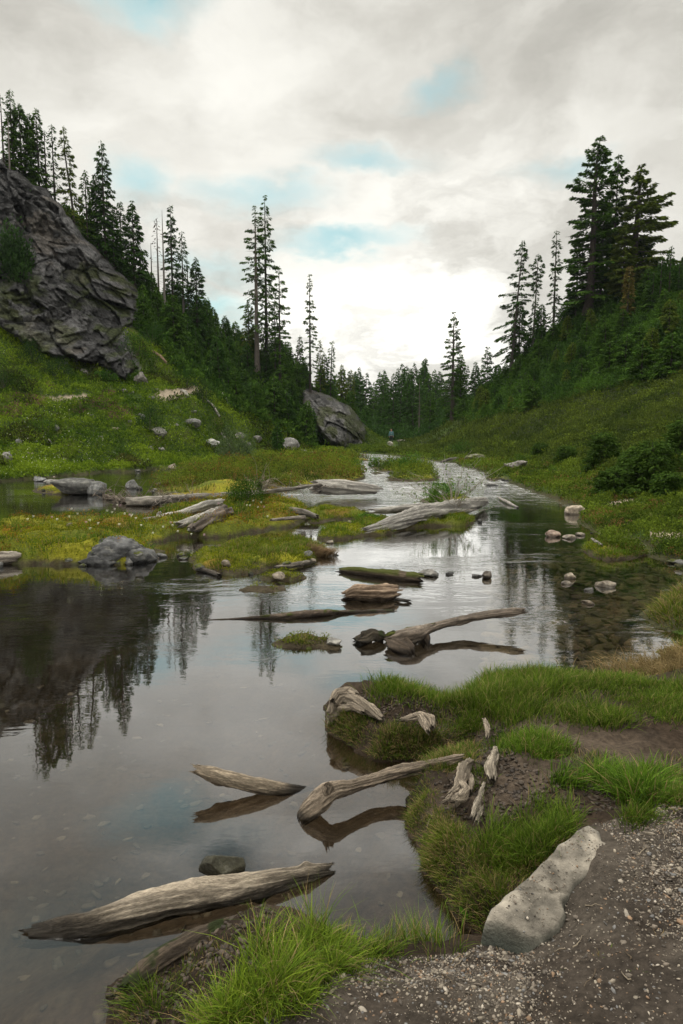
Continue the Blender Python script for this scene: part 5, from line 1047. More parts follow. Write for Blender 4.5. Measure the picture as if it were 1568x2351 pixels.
hp = yp(898, 1023, 84); hzv = max(hz(hp.x, hp.y), hz(hp.x, hp.y - 1)) + .22
HK = empty('person', (hp.x, hp.y, hzv), 'hiker in teal jacket and dark trousers standing on a pale rock upstream', 'person')
body = [[((0, 0, .95), (.13, .10)), ((0, 0, 1.12), (.12, .09)), ((0, 0, 1.32), (.15, .10)), ((0, 0, 1.42), (.09, .08)), ((0, 0, 1.50), .05), ((0, -.01, 1.58), (.075, .085)), ((0, 0, 1.66), (.075, .085)), ((0, 0, 1.72), (.05, .06))]]
for s_ in (-1, 1):
    body.append([((0, 0, .95), (.13, .10)), ((.09 * s_, 0, .88), .095), ((.10 * s_, -.01, .50), .06), ((.11 * s_, .02, .10), .04), ((.115 * s_, -.10, .04), .035)])
    arm = [((0, 0, 1.32), (.15, .10)), ((.18 * s_, 0, 1.38), .055), ((.24 * s_, .02, 1.10), .042), ((.25 * s_, -.05, .86), .03), ((.25 * s_, -.07, .80), (.022, .038))]
    body.append(arm)
    for j_, (fy, fl) in enumerate(((-.035, .065), (-.012, .075), (.010, .07), (.030, .055))):
        body.append([((.25 * s_, -.07, .80), (.022, .038)), ((.25 * s_, -.07 + fy, .765), .009), ((.245 * s_, -.075 + fy, .765 - fl * .6), .008), ((.235 * s_, -.08 + fy, .765 - fl), .007)])
    body.append([((.25 * s_, -.07, .80), (.022, .038)), ((.235 * s_, -.115, .79), .010), ((.225 * s_, -.13, .755), .009)])
skin('body', body, None, (.45, .27, .20), HK)
jk = [[((0, 0, .86), (.175, .135)), ((0, .01, 1.12), (.165, .125)), ((0, .01, 1.34), (.19, .125)), ((0, .01, 1.44), (.11, .10))]]
for s_ in (-1, 1): jk.append([((0, .01, 1.34), (.19, .125)), ((.19 * s_, 0, 1.39), .075), ((.25 * s_, .02, 1.10), .062), ((.26 * s_, -.045, .87), .05)])
skin('jacket', jk, None, (.10, .22, .25), HK)
tr2 = []
for s_ in (-1, 1): tr2.append([((0, 0, .93), (.165, .125)), ((.10 * s_, 0, .84), .115), ((.105 * s_, -.01, .48), .08), ((.11 * s_, .01, .12), .062)])
skin('trousers', tr2, None, (.015, .018, .025), HK)
for s_ in (-1, 1): skin('shoe', [[((.11 * s_, .04, .05), .05), ((.115 * s_, -.06, .045), .05), ((.12 * s_, -.16, .035), .035)]], None, (.05, .035, .03), HK, 1)
skin('hair', [[((0, .03, 1.60), (.085, .08)), ((0, .03, 1.70), (.09, .085)), ((0, .02, 1.75), (.06, .06))], [((0, .03, 1.60), (.085, .08)), ((.07, .02, 1.50), .03), ((.08, -.02, 1.42), .025)], [((0, .03, 1.60), (.085, .08)), ((-.07, .02, 1.50), .03), ((-.08, -.02, 1.42), .025)]], None, (.16, .055, .03), HK)
skin('nose', [[((0, -.095, 1.635), .010), ((0, -.112, 1.612), .013), ((0, -.108, 1.598), .015)]], None, (.47, .28, .20), HK, 1)
for s_ in (-1, 1):
    skin('eye', [[((.03 * s_, -.088, 1.638), .009), ((.036 * s_, -.087, 1.638), .009)]], None, (.03, .02, .02), HK, 1); skin('ear', [[((.082 * s_, 0, 1.65), .014), ((.083 * s_, .0, 1.61), .012)]], None, (.45, .27, .20), HK, 1)
skin('mouth', [[((-.02, -.095, 1.572), .006), ((0, -.1, 1.570), .007), ((.02, -.095, 1.572), .006)]], None, (.30, .10, .09), HK, 1)
skin('shirt_print', [[((-.05, -.135, 1.22), (.02, .012)), ((0, -.142, 1.17), (.03, .012)), ((.05, -.135, 1.22), (.02, .012))], [((-.04, -.133, 1.30), .015), ((.04, -.133, 1.30), .015)]], None, (.5, .55, .58), HK, 1)
# ---------------------------------------------------------------- ground cover, grass, gravel
rng = np.random.default_rng(21)
def pts_in(n, ylo, yhi, test, xfac=.60, pw=2., batch=None):
    """World points on the ground, thinning out with distance."""
    out = []; tot = 0
    for _ in range(60):
        b = batch or max(n * 2, 30000); u = rng.random(b)
        Y = ylo * (yhi / ylo) ** u if pw == 2 else ylo + (yhi - ylo) * u
        X = rng.uniform(-xfac, xfac, b) * (Y + 1.2); Z = samp(HH, X, Y); a, c = proj(X, Y, Z)
        k = test(X, Y, Z, a, c); out.append(np.stack([X, Y, Z], 1)[k]); tot += k.sum()
        if tot >= n: break
    return np.concatenate(out)[:n]
def cover(name, label, n, ylo, yhi, test, size, c0, c1, hgt=.2, k=4, mat='leaf', up=.8, w=.5, patchy=.8, kind='stuff', xfac=.72, hs=1.):
    p = pts_in(n, ylo, yhi, test, xfac); n = len(p); f = fbm(p[:, 0] * .45 * hs, p[:, 1] * .45 * hs, s=90, o=4); f2 = fbm(p[:, 0] * 1.6 * hs, p[:, 1] * 1.6 * hs, s=91, o=3)
    hh = hgt * (.35 + ss(-.3, .5, f2) + .5 * ss(0, .5, f)); i = np.repeat(np.arange(n), k); m = len(i)
    sz = size(p[i, 1]) * rng.uniform(.6, 1.35, m)
    off = rng.normal(size=(m, 3)) * (sz * .9)[:, None]; hr = rng.random(m) ** .7; q = p[i] + off; q[:, 2] = p[i, 2] + hh[i] * hr - .02
    d = rng.normal(size=(m, 3)) * .75 + [0, 0, up]
    mv = np.clip(.45 + patchy * f[i] + .5 * f2[i] + (rng.random(m) - .5) * .7 + .25 * (hr - .5), 0, 1)[:, None]
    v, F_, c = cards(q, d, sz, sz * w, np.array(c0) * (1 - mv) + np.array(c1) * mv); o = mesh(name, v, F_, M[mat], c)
    return tag(o, label, None, None, kind)
def blades(p, h, wd, lean, bend, c0, c1, tip=None, curl=.25):
    n = len(p); a = rng.random(n) * 6.283; s = np.array([0, .4, .75, 1.]); wid = np.array([1, .85, .5, .06])
    L = lean + rng.normal(size=(n, 2)) * bend; sx = np.stack([np.cos(a), np.sin(a), np.zeros(n)], 1)
    hb = h[:, None] * s[None]; ln = np.linalg.norm(L, axis=1)[:, None]
    V = p[:, None] + np.stack([L[:, :1] * hb * s ** .8, L[:, 1:] * hb * s ** .8, hb * (1 - curl * ln * s ** 2)], -1)
    A = V + sx[:, None] * (wd[:, None] * wid * .5)[..., None]; B = V - sx[:, None] * (wd[:, None] * wid * .5)[..., None]
    VV = np.stack([A, B], 2).reshape(-1, 3); b = np.arange(n)[:, None] * 8 + np.arange(3)[None] * 2; Q = np.stack([b, b + 1, b + 3, b + 2], -1).reshape(-1, 4)
    mv = rng.random((n, 1)); c = np.array(c0) * (1 - mv) + np.array(c1) * mv
    if tip is not None: k = rng.random((n, 1)) < tip[0]; c = np.where(k, np.array(tip[1]) * rng.uniform(.7, 1.2, (n, 1)), c)
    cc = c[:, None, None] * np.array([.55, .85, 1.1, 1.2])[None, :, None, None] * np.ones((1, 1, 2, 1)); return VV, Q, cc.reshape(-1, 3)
def edge_dir(p, A):
    e = .04; gx = samp(A, p[:, 0] + e, p[:, 1]) - samp(A, p[:, 0] - e, p[:, 1]); gy = samp(A, p[:, 0], p[:, 1] + e) - samp(A, p[:, 0], p[:, 1] - e)
    g_ = np.stack([-gx, -gy], 1); return g_ / (np.linalg.norm(g_, axis=1, keepdims=True) + 1e-6)
def clumped(p, n, sp):                                     # n blades gathered into tufts around p
    i = rng.integers(len(p), size=n); q = p[i].copy(); o = rng.normal(size=(n, 2)) * sp; q[:, :2] += o; q[:, 2] = samp(HH, q[:, 0], q[:, 1]) - .01; return q, i, o
def grass(polys, n, tufts, sp, h, wd, c0, c1, tip, ylo, yhi, over=1.0, bend=.25, A=None, extra=None, hmin=.03, ok=None, hv=1.):
    A = DN if A is None else A
    def tst(X, Y, Z, a, c):
        m_ = np.zeros(X.shape, bool)
        for pl in polys: m_ |= inpoly(a, c, pl)
        m_ &= Z > hmin
        if ok is not None: m_ &= ok(X, Y, Z)
        return m_
    p = pts_in(tufts, ylo, yhi, lambda X, Y, Z, a, c: tst(X, Y, Z, a, c) & (rng.random(X.shape) < ss(-.22, .2, fbm(X * 3.2, Y * 3.2, s=171, o=3)) + .07), .85, 1); q, i, o = clumped(p, n, sp); k_ = q[:, 2] > hmin - .03; q, i, o = q[k_], i[k_], o[k_]; n = len(q)
    d = samp(A, q[:, 0], q[:, 1]); ed = edge_dir(q, A) * (ss(.22, .02, d) * over)[:, None]
    patch = .75 + .5 * fbm(q[:, 0] * 2, q[:, 1] * 2, s=97, o=3) + .3 * ss(.1, .5, fbm(q[:, 0] * .8, q[:, 1] * .8, s=98, o=2))
    tf = rng.uniform(.55, 1.3, len(p))[i]; tl = rng.normal(size=(len(p), 2))[i] * .22; on = np.linalg.norm(o[:len(i)], axis=1) / sp
    hh = h * tf * rng.uniform(.5, 1.2, n) * np.clip(patch, .4, 1.4) ** hv; wind = np.stack([.12 * np.ones(n), np.zeros(n)], 1)
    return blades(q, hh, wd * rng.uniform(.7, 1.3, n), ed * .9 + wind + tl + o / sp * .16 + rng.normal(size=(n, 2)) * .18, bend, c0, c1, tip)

left_z = lambda X: X < -.02 * 0
MEADOW = [(-300, 700), (0, 745), (120, 815), (240, 850), (290, 885), (330, 850), (280, 760), (380, 800), (430, 870), (520, 930), (640, 985), (740, 1030), (860, 1052), (760, 1062), (640, 1062), (560, 1075), (440, 1085), (330, 1092), (120, 1115), (-300, 1130)]
notpath = None
def path_d(a, b):
    m_ = np.zeros(a.shape, bool)
    for (x0, y0, x1, y1, w_) in PATHS:
        e = np.hypot(x1 - x0, y1 - y0); t = np.clip(((a - x0) * (x1 - x0) + (b - y0) * (y1 - y0)) / e ** 2, 0, 1); m_ |= np.hypot(a - x0 - t * (x1 - x0), (b - y0 - t * (y1 - y0)) * 1.2) < w_ * .8
    return m_
mead = lambda X, Y, Z, a, c: inpoly(a, c, MEADOW) & (Z > .05) & ~path_d(a, c) & (samp(II.astype(float), X, Y) < -.5)
cover('meadow_plants', 'bright green low herbs covering the slope under the cliff', 34000, 28, 72, mead, lambda y: .05 + .0022 * y, (.038, .082, .008), (.175, .25, .018), .28, 4)
cover('heather', 'dark heather clumps mottling the left meadow', 5000, 28, 64, lambda X, Y, Z, a, c: mead(X, Y, Z, a, c) & (fbm(X * .35, Y * .35, s=140, o=3) > .18), lambda y: .12 + .001 * y, (.022, .036, .010), (.065, .070, .016), .45, 5)
cover('white_flowers', 'tiny white flowers speckling the left meadow', 2600, 29, 60, lambda X, Y, Z, a, c: mead(X, Y, Z, a, c) & (fbm(X * .25, Y * .25, s=141, o=2) > .0), lambda y: .045 + 0 * y, (.5, .5, .38), (.75, .74, .6), .42, 1, w=.9)
PINK = [(60, 925, 30), (95, 935, 18), (25, 950, 26), (250, 905, 18), (185, 945, 22), (240, 930, 30), (275, 955, 30), (300, 945, 14), (205, 925, 16), (120, 890, 16)]
cover('pink_heather', 'patches of pink mountain heather on the left meadow', 1500, 30, 58, lambda X, Y, Z, a, c: mead(X, Y, Z, a, c) & np.any([(np.hypot(a - q[0], (c - q[1]) * 2.2) < q[2]) for q in PINK], axis=0), lambda y: .07 + 0 * y, (.10, .03, .045), (.24, .08, .12), .36, 3)
cover('undergrowth', 'dark green undergrowth filling the left slope forest', 22000, 54, 100, lambda X, Y, Z, a, c: (inpoly(a, c, Z_FORL) | inpoly(a, c, [(10, 350), (130, 425), (260, 590), (360, 700), (400, 720), (400, 760), (350, 715), (255, 602), (170, 512), (115, 436), (40, 385)])) & (Z > .2) & ~((Y < 90) & inpoly(a, c - 6, Z_DOMEX)), lambda y: .20 + .002 * y, (.018, .048, .009), (.070, .135, .016), .6, 4)
cover('undergrowth', 'dark low conifer scrub covering the right hill', 62000, 44, 100, lambda X, Y, Z, a, c: inpoly(a, c, [(p_[0], p_[1] - (8 if p_[1] < 800 else 0)) for p_ in Z_THICK]) & (Z > .2), lambda y: .10 + .0016 * y, (.017, .045, .009), (.064, .13, .016), .6, 4)
cover('undergrowth', 'green scrub on the valley floor below the far forest', 9000, 84, 150, lambda X, Y, Z, a, c: (a > 820) & (a < 1120) & (Z > .2) & (Y > 88), lambda y: .35 + 0 * y, (.016, .042, .010), (.045, .10, .018), 1.3, 4)
heath = lambda X, Y, Z, a, c: inpoly(a, c, [(850, 1042), (900, 1020), (1000, 990), (1080, 955), (1250, 915), (1420, 870), (2200, 740), (2200, 1150), (1500, 1100), (1300, 1070), (1150, 1058), (1000, 1045)]) & (Z > .15) & ~((np.abs(a - 898) < 18) & (Y > 70) & (Y < 88)) & ~path_d(a, c)
cover('heath', 'olive brown heath covering the lower right hillside', 46000, 20, 96, heath, lambda y: .04 + .0024 * y, (.032, .052, .012), (.085, .115, .018), .30, 4, up=1.1)
cover('heath_sprigs', 'yellow-green sprigs dotting the right heath', 3600, 20, 80, lambda X, Y, Z, a, c: heath(X, Y, Z, a, c) & (fbm(X * .6, Y * .6, s=150, o=3) > .05), lambda y: .05 + .002 * y, (.07, .11, .012), (.14, .19, .02), .36, 5)
RB = [(860, 1036), (1000, 1045), (1150, 1055), (1300, 1060), (1500, 1090), (2200, 1100), (2200, 1430), (1568, 1300), (1500, 1290), (1380, 1250), (1330, 1200), (1290, 1150), (1160, 1105), (1060, 1072), (960, 1056), (860, 1050)]
rbank = lambda X, Y, Z, a, c: inpoly(a, c, RB) & (Z > .04) & ~path_d(a, c)
cover('bank_plants', 'mixed green and ochre low plants on the right riverbank', 26000, 10, 70, rbank, lambda y: .022 + .0024 * y, (.032, .056, .009), (.125, .175, .018), .20, 4, hs=1.6)
cover('bank_plants', 'ochre and rust tinted plants on the right riverbank', 3000, 10, 50, lambda X, Y, Z, a, c: rbank(X, Y, Z, a, c) & (fbm(X * .8, Y * .8, s=151, o=3) > .1), lambda y: .02 + .002 * y, (.12, .075, .025), (.22, .13, .045), .16, 4)
cover('bank_plants', 'low green plants around the far river bend', 4000, 58, 92, lambda X, Y, Z, a, c: (a > 800) & (a < 905) & (c > 985) & (c < 1046) & (Z > .1) & ~((np.abs(a - 898) < 12)), lambda y: .16 + 0 * y, (.03, .06, .010), (.11, .16, .018), .3, 4)
# islets
isz = lambda y: .012 + .0022 * y
onA = lambda ks: (lambda X, Y, Z, a, c: (Z > .03) & np.isin(np.round(samp(II.astype(float), X, Y)).astype(int), ks) & (np.abs(samp(II.astype(float), X, Y) - np.round(samp(II.astype(float), X, Y))) < .02))
cover('islet_heath', 'green low heath on the long islet', 15000, 24, 60, onA([0, 5, 6, 13]), isz, (.028, .050, .010), (.14, .18, .018), .44, 4, hs=1.8, patchy=1.1)
cover('islet_heath', 'rusty brown heath patches on the long islet', 2200, 24, 60, lambda X, Y, Z, a, c: onA([0])(X, Y, Z, a, c) & (fbm(X * .7, Y * .7, s=181, o=3) > .08), isz, (.07, .035, .014), (.20, .10, .03), .40, 4, hs=1.5)
cover('islet_heath', 'rust and orange plants on the flowery islet', 1500, 9.5, 24, lambda X, Y, Z, a, c: onA([1])(X, Y, Z, a, c) & (fbm(X * 1.1, Y * 1.1, s=182, o=3) > .05), lambda y: .012 + .0018 * y, (.13, .06, .015), (.30, .16, .03), .16, 4, hs=3)
cover('moss', 'yellow-green moss and small plants on the flowery islet', 12000, 9.5, 24, onA([1, 8]), lambda y: .010 + .0016 * y, (.055, .085, .008), (.24, .24, .014), .10, 4, hs=3)
cover('moss', 'yellow-green moss cushions on the low mid-pond islets', 11000, 5, 24, onA([2, 3, 4, 7, 9, 10, 11, 12]), lambda y: .008 + .0015 * y, (.055, .080, .008), (.22, .24, .014), .055, 4, hs=4)
def grass_obj(name, label, parts, mat='grass'):
    v, f, c = cat(parts); o = mesh(name, v, f, M[mat], c); return tag(o, label, None, None, 'stuff')
DRY = (.26, .19, .085); G0 = (.038, .075, .010); G1 = (.145, .215, .022); Y0 = (.075, .11, .014); Y1 = (.19, .21, .03)
ip_ = lambda k: ISL[k][0]
grow = lambda pl, d: [(a + (8 if a > np.mean([q[0] for q in pl]) else -8), b - d) for a, b in pl]
grass_obj('grass', 'fine grass and reeds on the islets', [
    grass([grow(ip_(1), 20)], 15000, 900, .10, .17, .011, (.035, .09, .008), (.12, .20, .018), (.16, DRY), 9.5, 24, A=DD, ok=lambda X, Y, Z: (fbm(X * 1.3, Y * 1.3, s=160, o=2) > -.1)),
    grass([grow(ip_(2), 10)], 9000, 600, .07, .12, .008, (.045, .09, .008), (.15, .20, .022), (.22, DRY), 8.5, 14, A=DD),
    grass([grow(ip_(3), 10), ip_(4)], 6000, 400, .07, .13, .009, (.04, .10, .008), (.13, .21, .018), (.15, DRY), 11, 19, A=DD),
    grass([grow(ip_(7), 8)], 6000, 300, .07, .11, .008, (.05, .11, .008), (.15, .22, .018), (.2, DRY), 9, 13, A=DD),
    grass([grow(ip_(0), 10)], 8000, 700, .2, .22, .02, (.05, .09, .01), (.16, .19, .02), (.3, DRY), 22, 60, A=DD),
    grass([ip_(9), ip_(11)], 1500, 160, .04, .05, .006, (.05, .08, .01), (.14, .16, .02), (.3, DRY), 5, 10, A=DD)])
RGR = [(1330, 1180), (1440, 1170), (2100, 1230), (2100, 1450), (1545, 1350), (1500, 1300), (1400, 1245), (1355, 1215)]
grass_obj('grass', 'short mixed grass along the right bank', [
    grass([RGR], 20000, 1500, .12, .13, .012, (.035, .08, .010), (.12, .17, .018), (.22, (.20, .15, .07)), 9, 22, A=DD),
    grass([[(1480, 1425), (1500, 1400), (1560, 1350), (1700, 1320), (1700, 1500), (1560, 1480), (1500, 1450)]], 9000, 420, .08, .15, .009, (.05, .09, .010), (.16, .19, .02), (.35, DRY), 6.0, 12, A=DD)])
NB = lambda X, Y, Z: samp(DN, X, Y) > .005
GA = [(790, 1640), (880, 1655), (960, 1690), (1010, 1690), (1085, 1700), (1095, 1735), (1060, 1760), (960, 1775), (880, 1750), (800, 1710), (762, 1680), (760, 1650)]
GA2 = [(990, 1655), (1090, 1650), (1100, 1675), (1030, 1690)]
GB1 = [(855, 1570), (900, 1562), (990, 1572), (1060, 1605), (1085, 1585), (1100, 1560), (1300, 1550), (1480, 1568), (1720, 1590), (2400, 1560), (2400, 1780), (1720, 1860), (1568, 1815), (1520, 1790), (1490, 1760), (1420, 1765), (1380, 1735), (1300, 1735), (1200, 1700), (1150, 1650), (1060, 1628), (1000, 1625), (930, 1605), (860, 1588)]
GB2 = [(1130, 1685), (1200, 1690), (1290, 1725), (1300, 1750), (1230, 1765), (1160, 1730)]
GB3 = [(1230, 1745), (1330, 1740), (1390, 1780), (1330, 1800), (1270, 1780)]
GC = [(930, 1800), (985, 1795), (1000, 1860), (1050, 1915), (1110, 1935), (1240, 1930), (1290, 1900), (1270, 1930), (1180, 2045), (1135, 2085), (1060, 2125), (1000, 2050), (940, 1920), (925, 1840)]
GC2 = [(1130, 1890), (1200, 1850), (1290, 1860), (1310, 1880), (1230, 1960), (1150, 1990), (1100, 1950)]
GC3 = [(1190, 1850), (1260, 1790), (1330, 1800), (1330, 1870), (1230, 1880)]
GE = [(1350, 1790), (1400, 1775), (1500, 1780), (1500, 1850), (1440, 1845), (1360, 1835)]
GI_ = [(1430, 1875), (1480, 1870), (1485, 1890), (1440, 1890)]; GS = [(1070, 1775), (1100, 1765), (1110, 1800), (1085, 1830)]
grass_obj('grass', 'lush green grass on the far part of the near bank', [
    grass([GB1], 62000, 1900, .055, .125, .0048, G0, G1, (.16, (.24, .21, .07)), 4.0, 6.6, over=.35, ok=NB, hmin=.06),
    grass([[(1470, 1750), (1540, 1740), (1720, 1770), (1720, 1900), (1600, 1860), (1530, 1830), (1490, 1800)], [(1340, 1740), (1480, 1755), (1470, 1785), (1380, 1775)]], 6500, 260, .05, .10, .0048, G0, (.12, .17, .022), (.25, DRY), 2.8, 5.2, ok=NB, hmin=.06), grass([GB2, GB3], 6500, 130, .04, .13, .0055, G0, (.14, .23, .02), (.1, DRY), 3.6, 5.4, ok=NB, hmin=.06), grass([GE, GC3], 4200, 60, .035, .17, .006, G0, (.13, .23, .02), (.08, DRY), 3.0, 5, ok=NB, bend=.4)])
grass_obj('grass', 'grass with dry straw tips hanging over the water edge of the near bank', [
    grass([GA], 12000, 420, .045, .09, .004, (.035, .08, .010), (.13, .18, .018), (.38, DRY), 3.6, 5.2, over=.75, ok=NB), grass([GA2], 1800, 60, .03, .08, .004, G0, G1, (.15, DRY), 3.6, 5.2, ok=NB),
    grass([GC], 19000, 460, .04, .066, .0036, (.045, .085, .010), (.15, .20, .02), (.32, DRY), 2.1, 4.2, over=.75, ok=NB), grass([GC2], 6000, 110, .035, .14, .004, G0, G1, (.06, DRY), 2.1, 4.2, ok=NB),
    grass([GI_, GS], 900, 14, .03, .08, .004, G0, G1, (.1, DRY), 2.5, 5, ok=NB)])
GG = [(460, 2370), (460, 2310), (520, 2250), (590, 2190), (640, 2170), (760, 2170), (835, 2190), (840, 2215), (770, 2240), (690, 2290), (620, 2340), (590, 2380)]
lush = grass([GG], 6500, 70, .03, .145, .0038, (.05, .10, .010), (.20, .27, .025), (.10, DRY), 1.2, 2.6, over=.8, ok=lambda X, Y, Z: samp(DN, X, Y) > -.02, hmin=.01, bend=.42, hv=.6)
v, f, c = lush; cen = v.mean(0); cen[2] = hz(cen[0], cen[1]); o = mesh('grass_clump', v - cen, f, M['grass'], c); o.location = cen
tag(o, 'big bright green grass clump spilling over the shore at the bottom', 'grass clump')
grass_obj('grass', 'sparse thin grass at the waterline of the gravel shore', [
    grass([[(850, 2175), (960, 2165), (1040, 2170), (1055, 2210), (960, 2225), (870, 2220)]], 650, 26, .03, .12, .0035, G0, G1, (.2, DRY), 1.6, 2.8, ok=NB, hmin=.0),
    grass([[(250, 2400), (290, 2250), (420, 2180), (560, 2110), (640, 2140), (520, 2230), (440, 2400)]], 1500, 70, .03, .05, .0033, (.035, .07, .01), (.12, .15, .02), (.35, DRY), 1.1, 3.0, hmin=.0),
    grass([[(300, 2280), (370, 2260), (380, 2320), (320, 2330)]], 320, 8, .03, .09, .0035, G0, G1, (.1, DRY), 1.2, 2.6, hmin=.0),
    grass([[(1110, 2180), (1180, 2160), (1200, 2230), (1120, 2240)], Z_GRAVEL], 500, 60, .008, .03, .003, G0, G1, (.4, DRY), 1.2, 4, ok=NB)])
# dry straw clump at the right edge
sc_ = gp(1560, 1525, .1); q = np.array(sc_) + rng.normal(size=(3200, 3)) * [.28, .16, 0]; q[:, 2] = np.maximum(samp(HH, q[:, 0], q[:, 1]), 0)
v, f, c = blades(q, rng.uniform(.07, .2, 3200), rng.uniform(.005, .009, 3200), np.stack([-np.ones(3200) * .5, -np.ones(3200) * .3], 1), .6, (.16, .12, .05), (.36, .27, .13)); v = v - np.array(sc_); o = mesh('straw_clump', v, f, M['grass'], c); o.location = sc_
tag(o, 'straw-coloured dry grass clump in the water at the right edge', 'grass clump')
sc_ = gp(735, 1262, .1); q = np.array(sc_) + rng.normal(size=(700, 3)) * [.10, .07, 0]; q[:, 2] = np.maximum(samp(HH, q[:, 0], q[:, 1]), 0)
v, f, c = blades(q, rng.uniform(.1, .22, 700), rng.uniform(.007, .012, 700), np.stack([np.ones(700) * .9, -np.ones(700) * .5], 1), .4, (.16, .11, .06), (.30, .21, .12)); v = v - np.array(sc_); o = mesh('straw_clump', v, f, M['grass'], c); o.location = sc_
tag(o, 'brown straw tuft drooping at the right tip of the small mossy islet', 'grass clump')
# broad-leaved plants on the near bank
def rosette(px, py, label, s, n, seed):
    rg = rngl(seed); b = gp(px, py, .27); z = hz(b.x, b.y); a = rg.random(n) * 6.28; d = np.stack([np.cos(a), np.sin(a), rg.uniform(.4, 1.3, n)], 1)
    v, f, c = cards(rg.normal(size=(n, 3)) * s * .15, d, s * rg.uniform(.6, 1.1, n), s * .38, np.array([.07, .17, .015]) * rg.uniform(.7, 1.4, (n, 1)), up=np.array([0, 0, 2.]))
    st = tubes(np.array([[(0, 0, -.02), (0, 0, s * .3), (s * .05, 0, s * .5)]]), np.array([[.003, .002, .001]]), np.array([[.06, .12, .02]]), 5)
    r = empty('leafy_plant', (b.x, b.y, z), label, 'plant'); mesh('stem', *st[:2], M['leaf'], st[2], r); mesh('leaves', v, f, M['leaf'], c, r)
rosette(1235, 1940, 'broad-leaved green plant by the upper edge of the flat tan boulder', .06, 16, 1)
rosette(1075, 1985, 'small pale green broad-leaved plant in the grass over the dark water', .05, 9, 2)
rosette(1020, 1712, 'small round-leaved plant in the grass of the muddy point', .045, 9, 3)
# individual flowers on the flowery islet
SPOT = [(62, 1190), (75, 1182), (118, 1196), (130, 1200), (158, 1196), (163, 1172), (176, 1172), (196, 1202), (204, 1200), (205, 1214), (262, 1178), (268, 1170), (274, 1176), (245, 1192), (256, 1186), (285, 1188), (300, 1184), (296, 1180), (310, 1194), (302, 1192), (322, 1198), (372, 1188), (390, 1182), (394, 1186), (398, 1180), (405, 1184), (436, 1190), (466, 1202), (272, 1212), (224, 1215), (430, 1183), (348, 1196), (500, 1158), (565, 1152), (572, 1156), (580, 1150), (590, 1158), (604, 1160), (612, 1163), (598, 1148)]
for k_, (a, b) in enumerate(SPOT):
    bx = gp(a, b + 22, .3); zz_ = hz(bx.x, bx.y); pk = (k_ % 5 == 2); H_ = rng.uniform(.26, .42)
    rt = empty('wildflower', (bx.x, bx.y, zz_ - .02), ('tall-stemmed pink flower' if pk else 'tall-stemmed white flower') + ' rising from the moss of the flowery islet', 'flower', 'pink flowers on the islet' if pk else 'white flowers on the islet')
    st = tubes(np.array([[(0, 0, 0), (.01, 0, H_ * .5), (.02, .005, H_)]]), np.array([[.004, .003, .002]]), np.array([[.06, .11, .02]]), 4); mesh('stem', *st[:2], M['leaf'], st[2], rt)
    n = 14; aa = np.arange(n) / n * 12.6; pp = np.tile([.02, .005, H_], (n, 1)) - np.stack([0 * aa, 0 * aa, (np.arange(n) > 7) * .02], 1)
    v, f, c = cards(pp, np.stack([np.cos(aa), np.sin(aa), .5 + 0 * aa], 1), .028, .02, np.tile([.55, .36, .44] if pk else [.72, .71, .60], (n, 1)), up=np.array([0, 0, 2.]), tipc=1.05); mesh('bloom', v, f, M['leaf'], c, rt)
# lupine-like purple spikes by the silver trunk
for k_, (a, b) in enumerate([(934, 1150), (946, 1146), (962, 1148), (972, 1150), (981, 1146)]):
    bx = gp(a, b + 8, .2); rt = empty('purple_flower', (bx.x, bx.y, hz(bx.x, bx.y)), 'dark purple flower spike behind the largest silver trunk', 'flower', 'purple flower spikes behind the trunk')
    st = tubes(np.array([[(0, 0, 0), (0, 0, .2), (.01, 0, .38)]]), np.array([[.006, .005, .003]]), np.array([[.05, .08, .02]]), 4); mesh('stem', *st[:2], M['leaf'], st[2], rt)
    n = 40; aa = rng.random(n) * 6.28; v, f, c = cards(np.stack([0 * aa, 0 * aa, rng.uniform(.15, .42, n)], 1), np.stack([np.cos(aa), np.sin(aa), .4 + 0 * aa], 1), .05, .025, np.tile([.07, .03, .07], (n, 1))); mesh('bloom', v, f, M['leaf'], c, rt)

for k_ in range(26):
    a_, b_ = ((rng.uniform(1000, 1540), rng.uniform(1960, 2320)) if k_ < 15 else (rng.uniform(880, 1480), rng.uniform(1640, 1860))); w0_ = gp(a_, b_, .3)
    if hz(w0_.x, w0_.y) < .08 or float(samp(DN, np.array([w0_.x]), np.array([w0_.y]))[0]) < .05: continue
    th = rng.random() * 6.28; Lt = rng.uniform(.03, .11); tt_ = np.linspace(-.5, .5, 6); cx_ = w0_.x + np.cos(th) * Lt * tt_ + rng.normal(size=6) * .004; cy_ = w0_.y + np.sin(th) * Lt * tt_ + rng.normal(size=6) * .004
    pz_ = samp(HH, cx_, cy_) + .006 + rng.random(6) * .005; v, f, c = tubes(np.stack([cx_, cy_, pz_], 1)[None], np.linspace(.0028, .001, 6)[None], np.array([[.10, .075, .05] if k_ % 2 else [.22, .18, .13]]), 5); o_ = (w0_.x, w0_.y, float(pz_[2]))
    tw_ = mesh('twig', v - np.array(o_), f, M['bark'], c); tw_.location = o_; tag(tw_, ('dark' if k_ % 2 else 'pale') + ' little twig lying on the ' + ('gravel of the near shore' if k_ < 15 else 'mud of the near bank'), 'twig', 'twigs on the ' + ('gravel' if k_ < 15 else 'mud'))
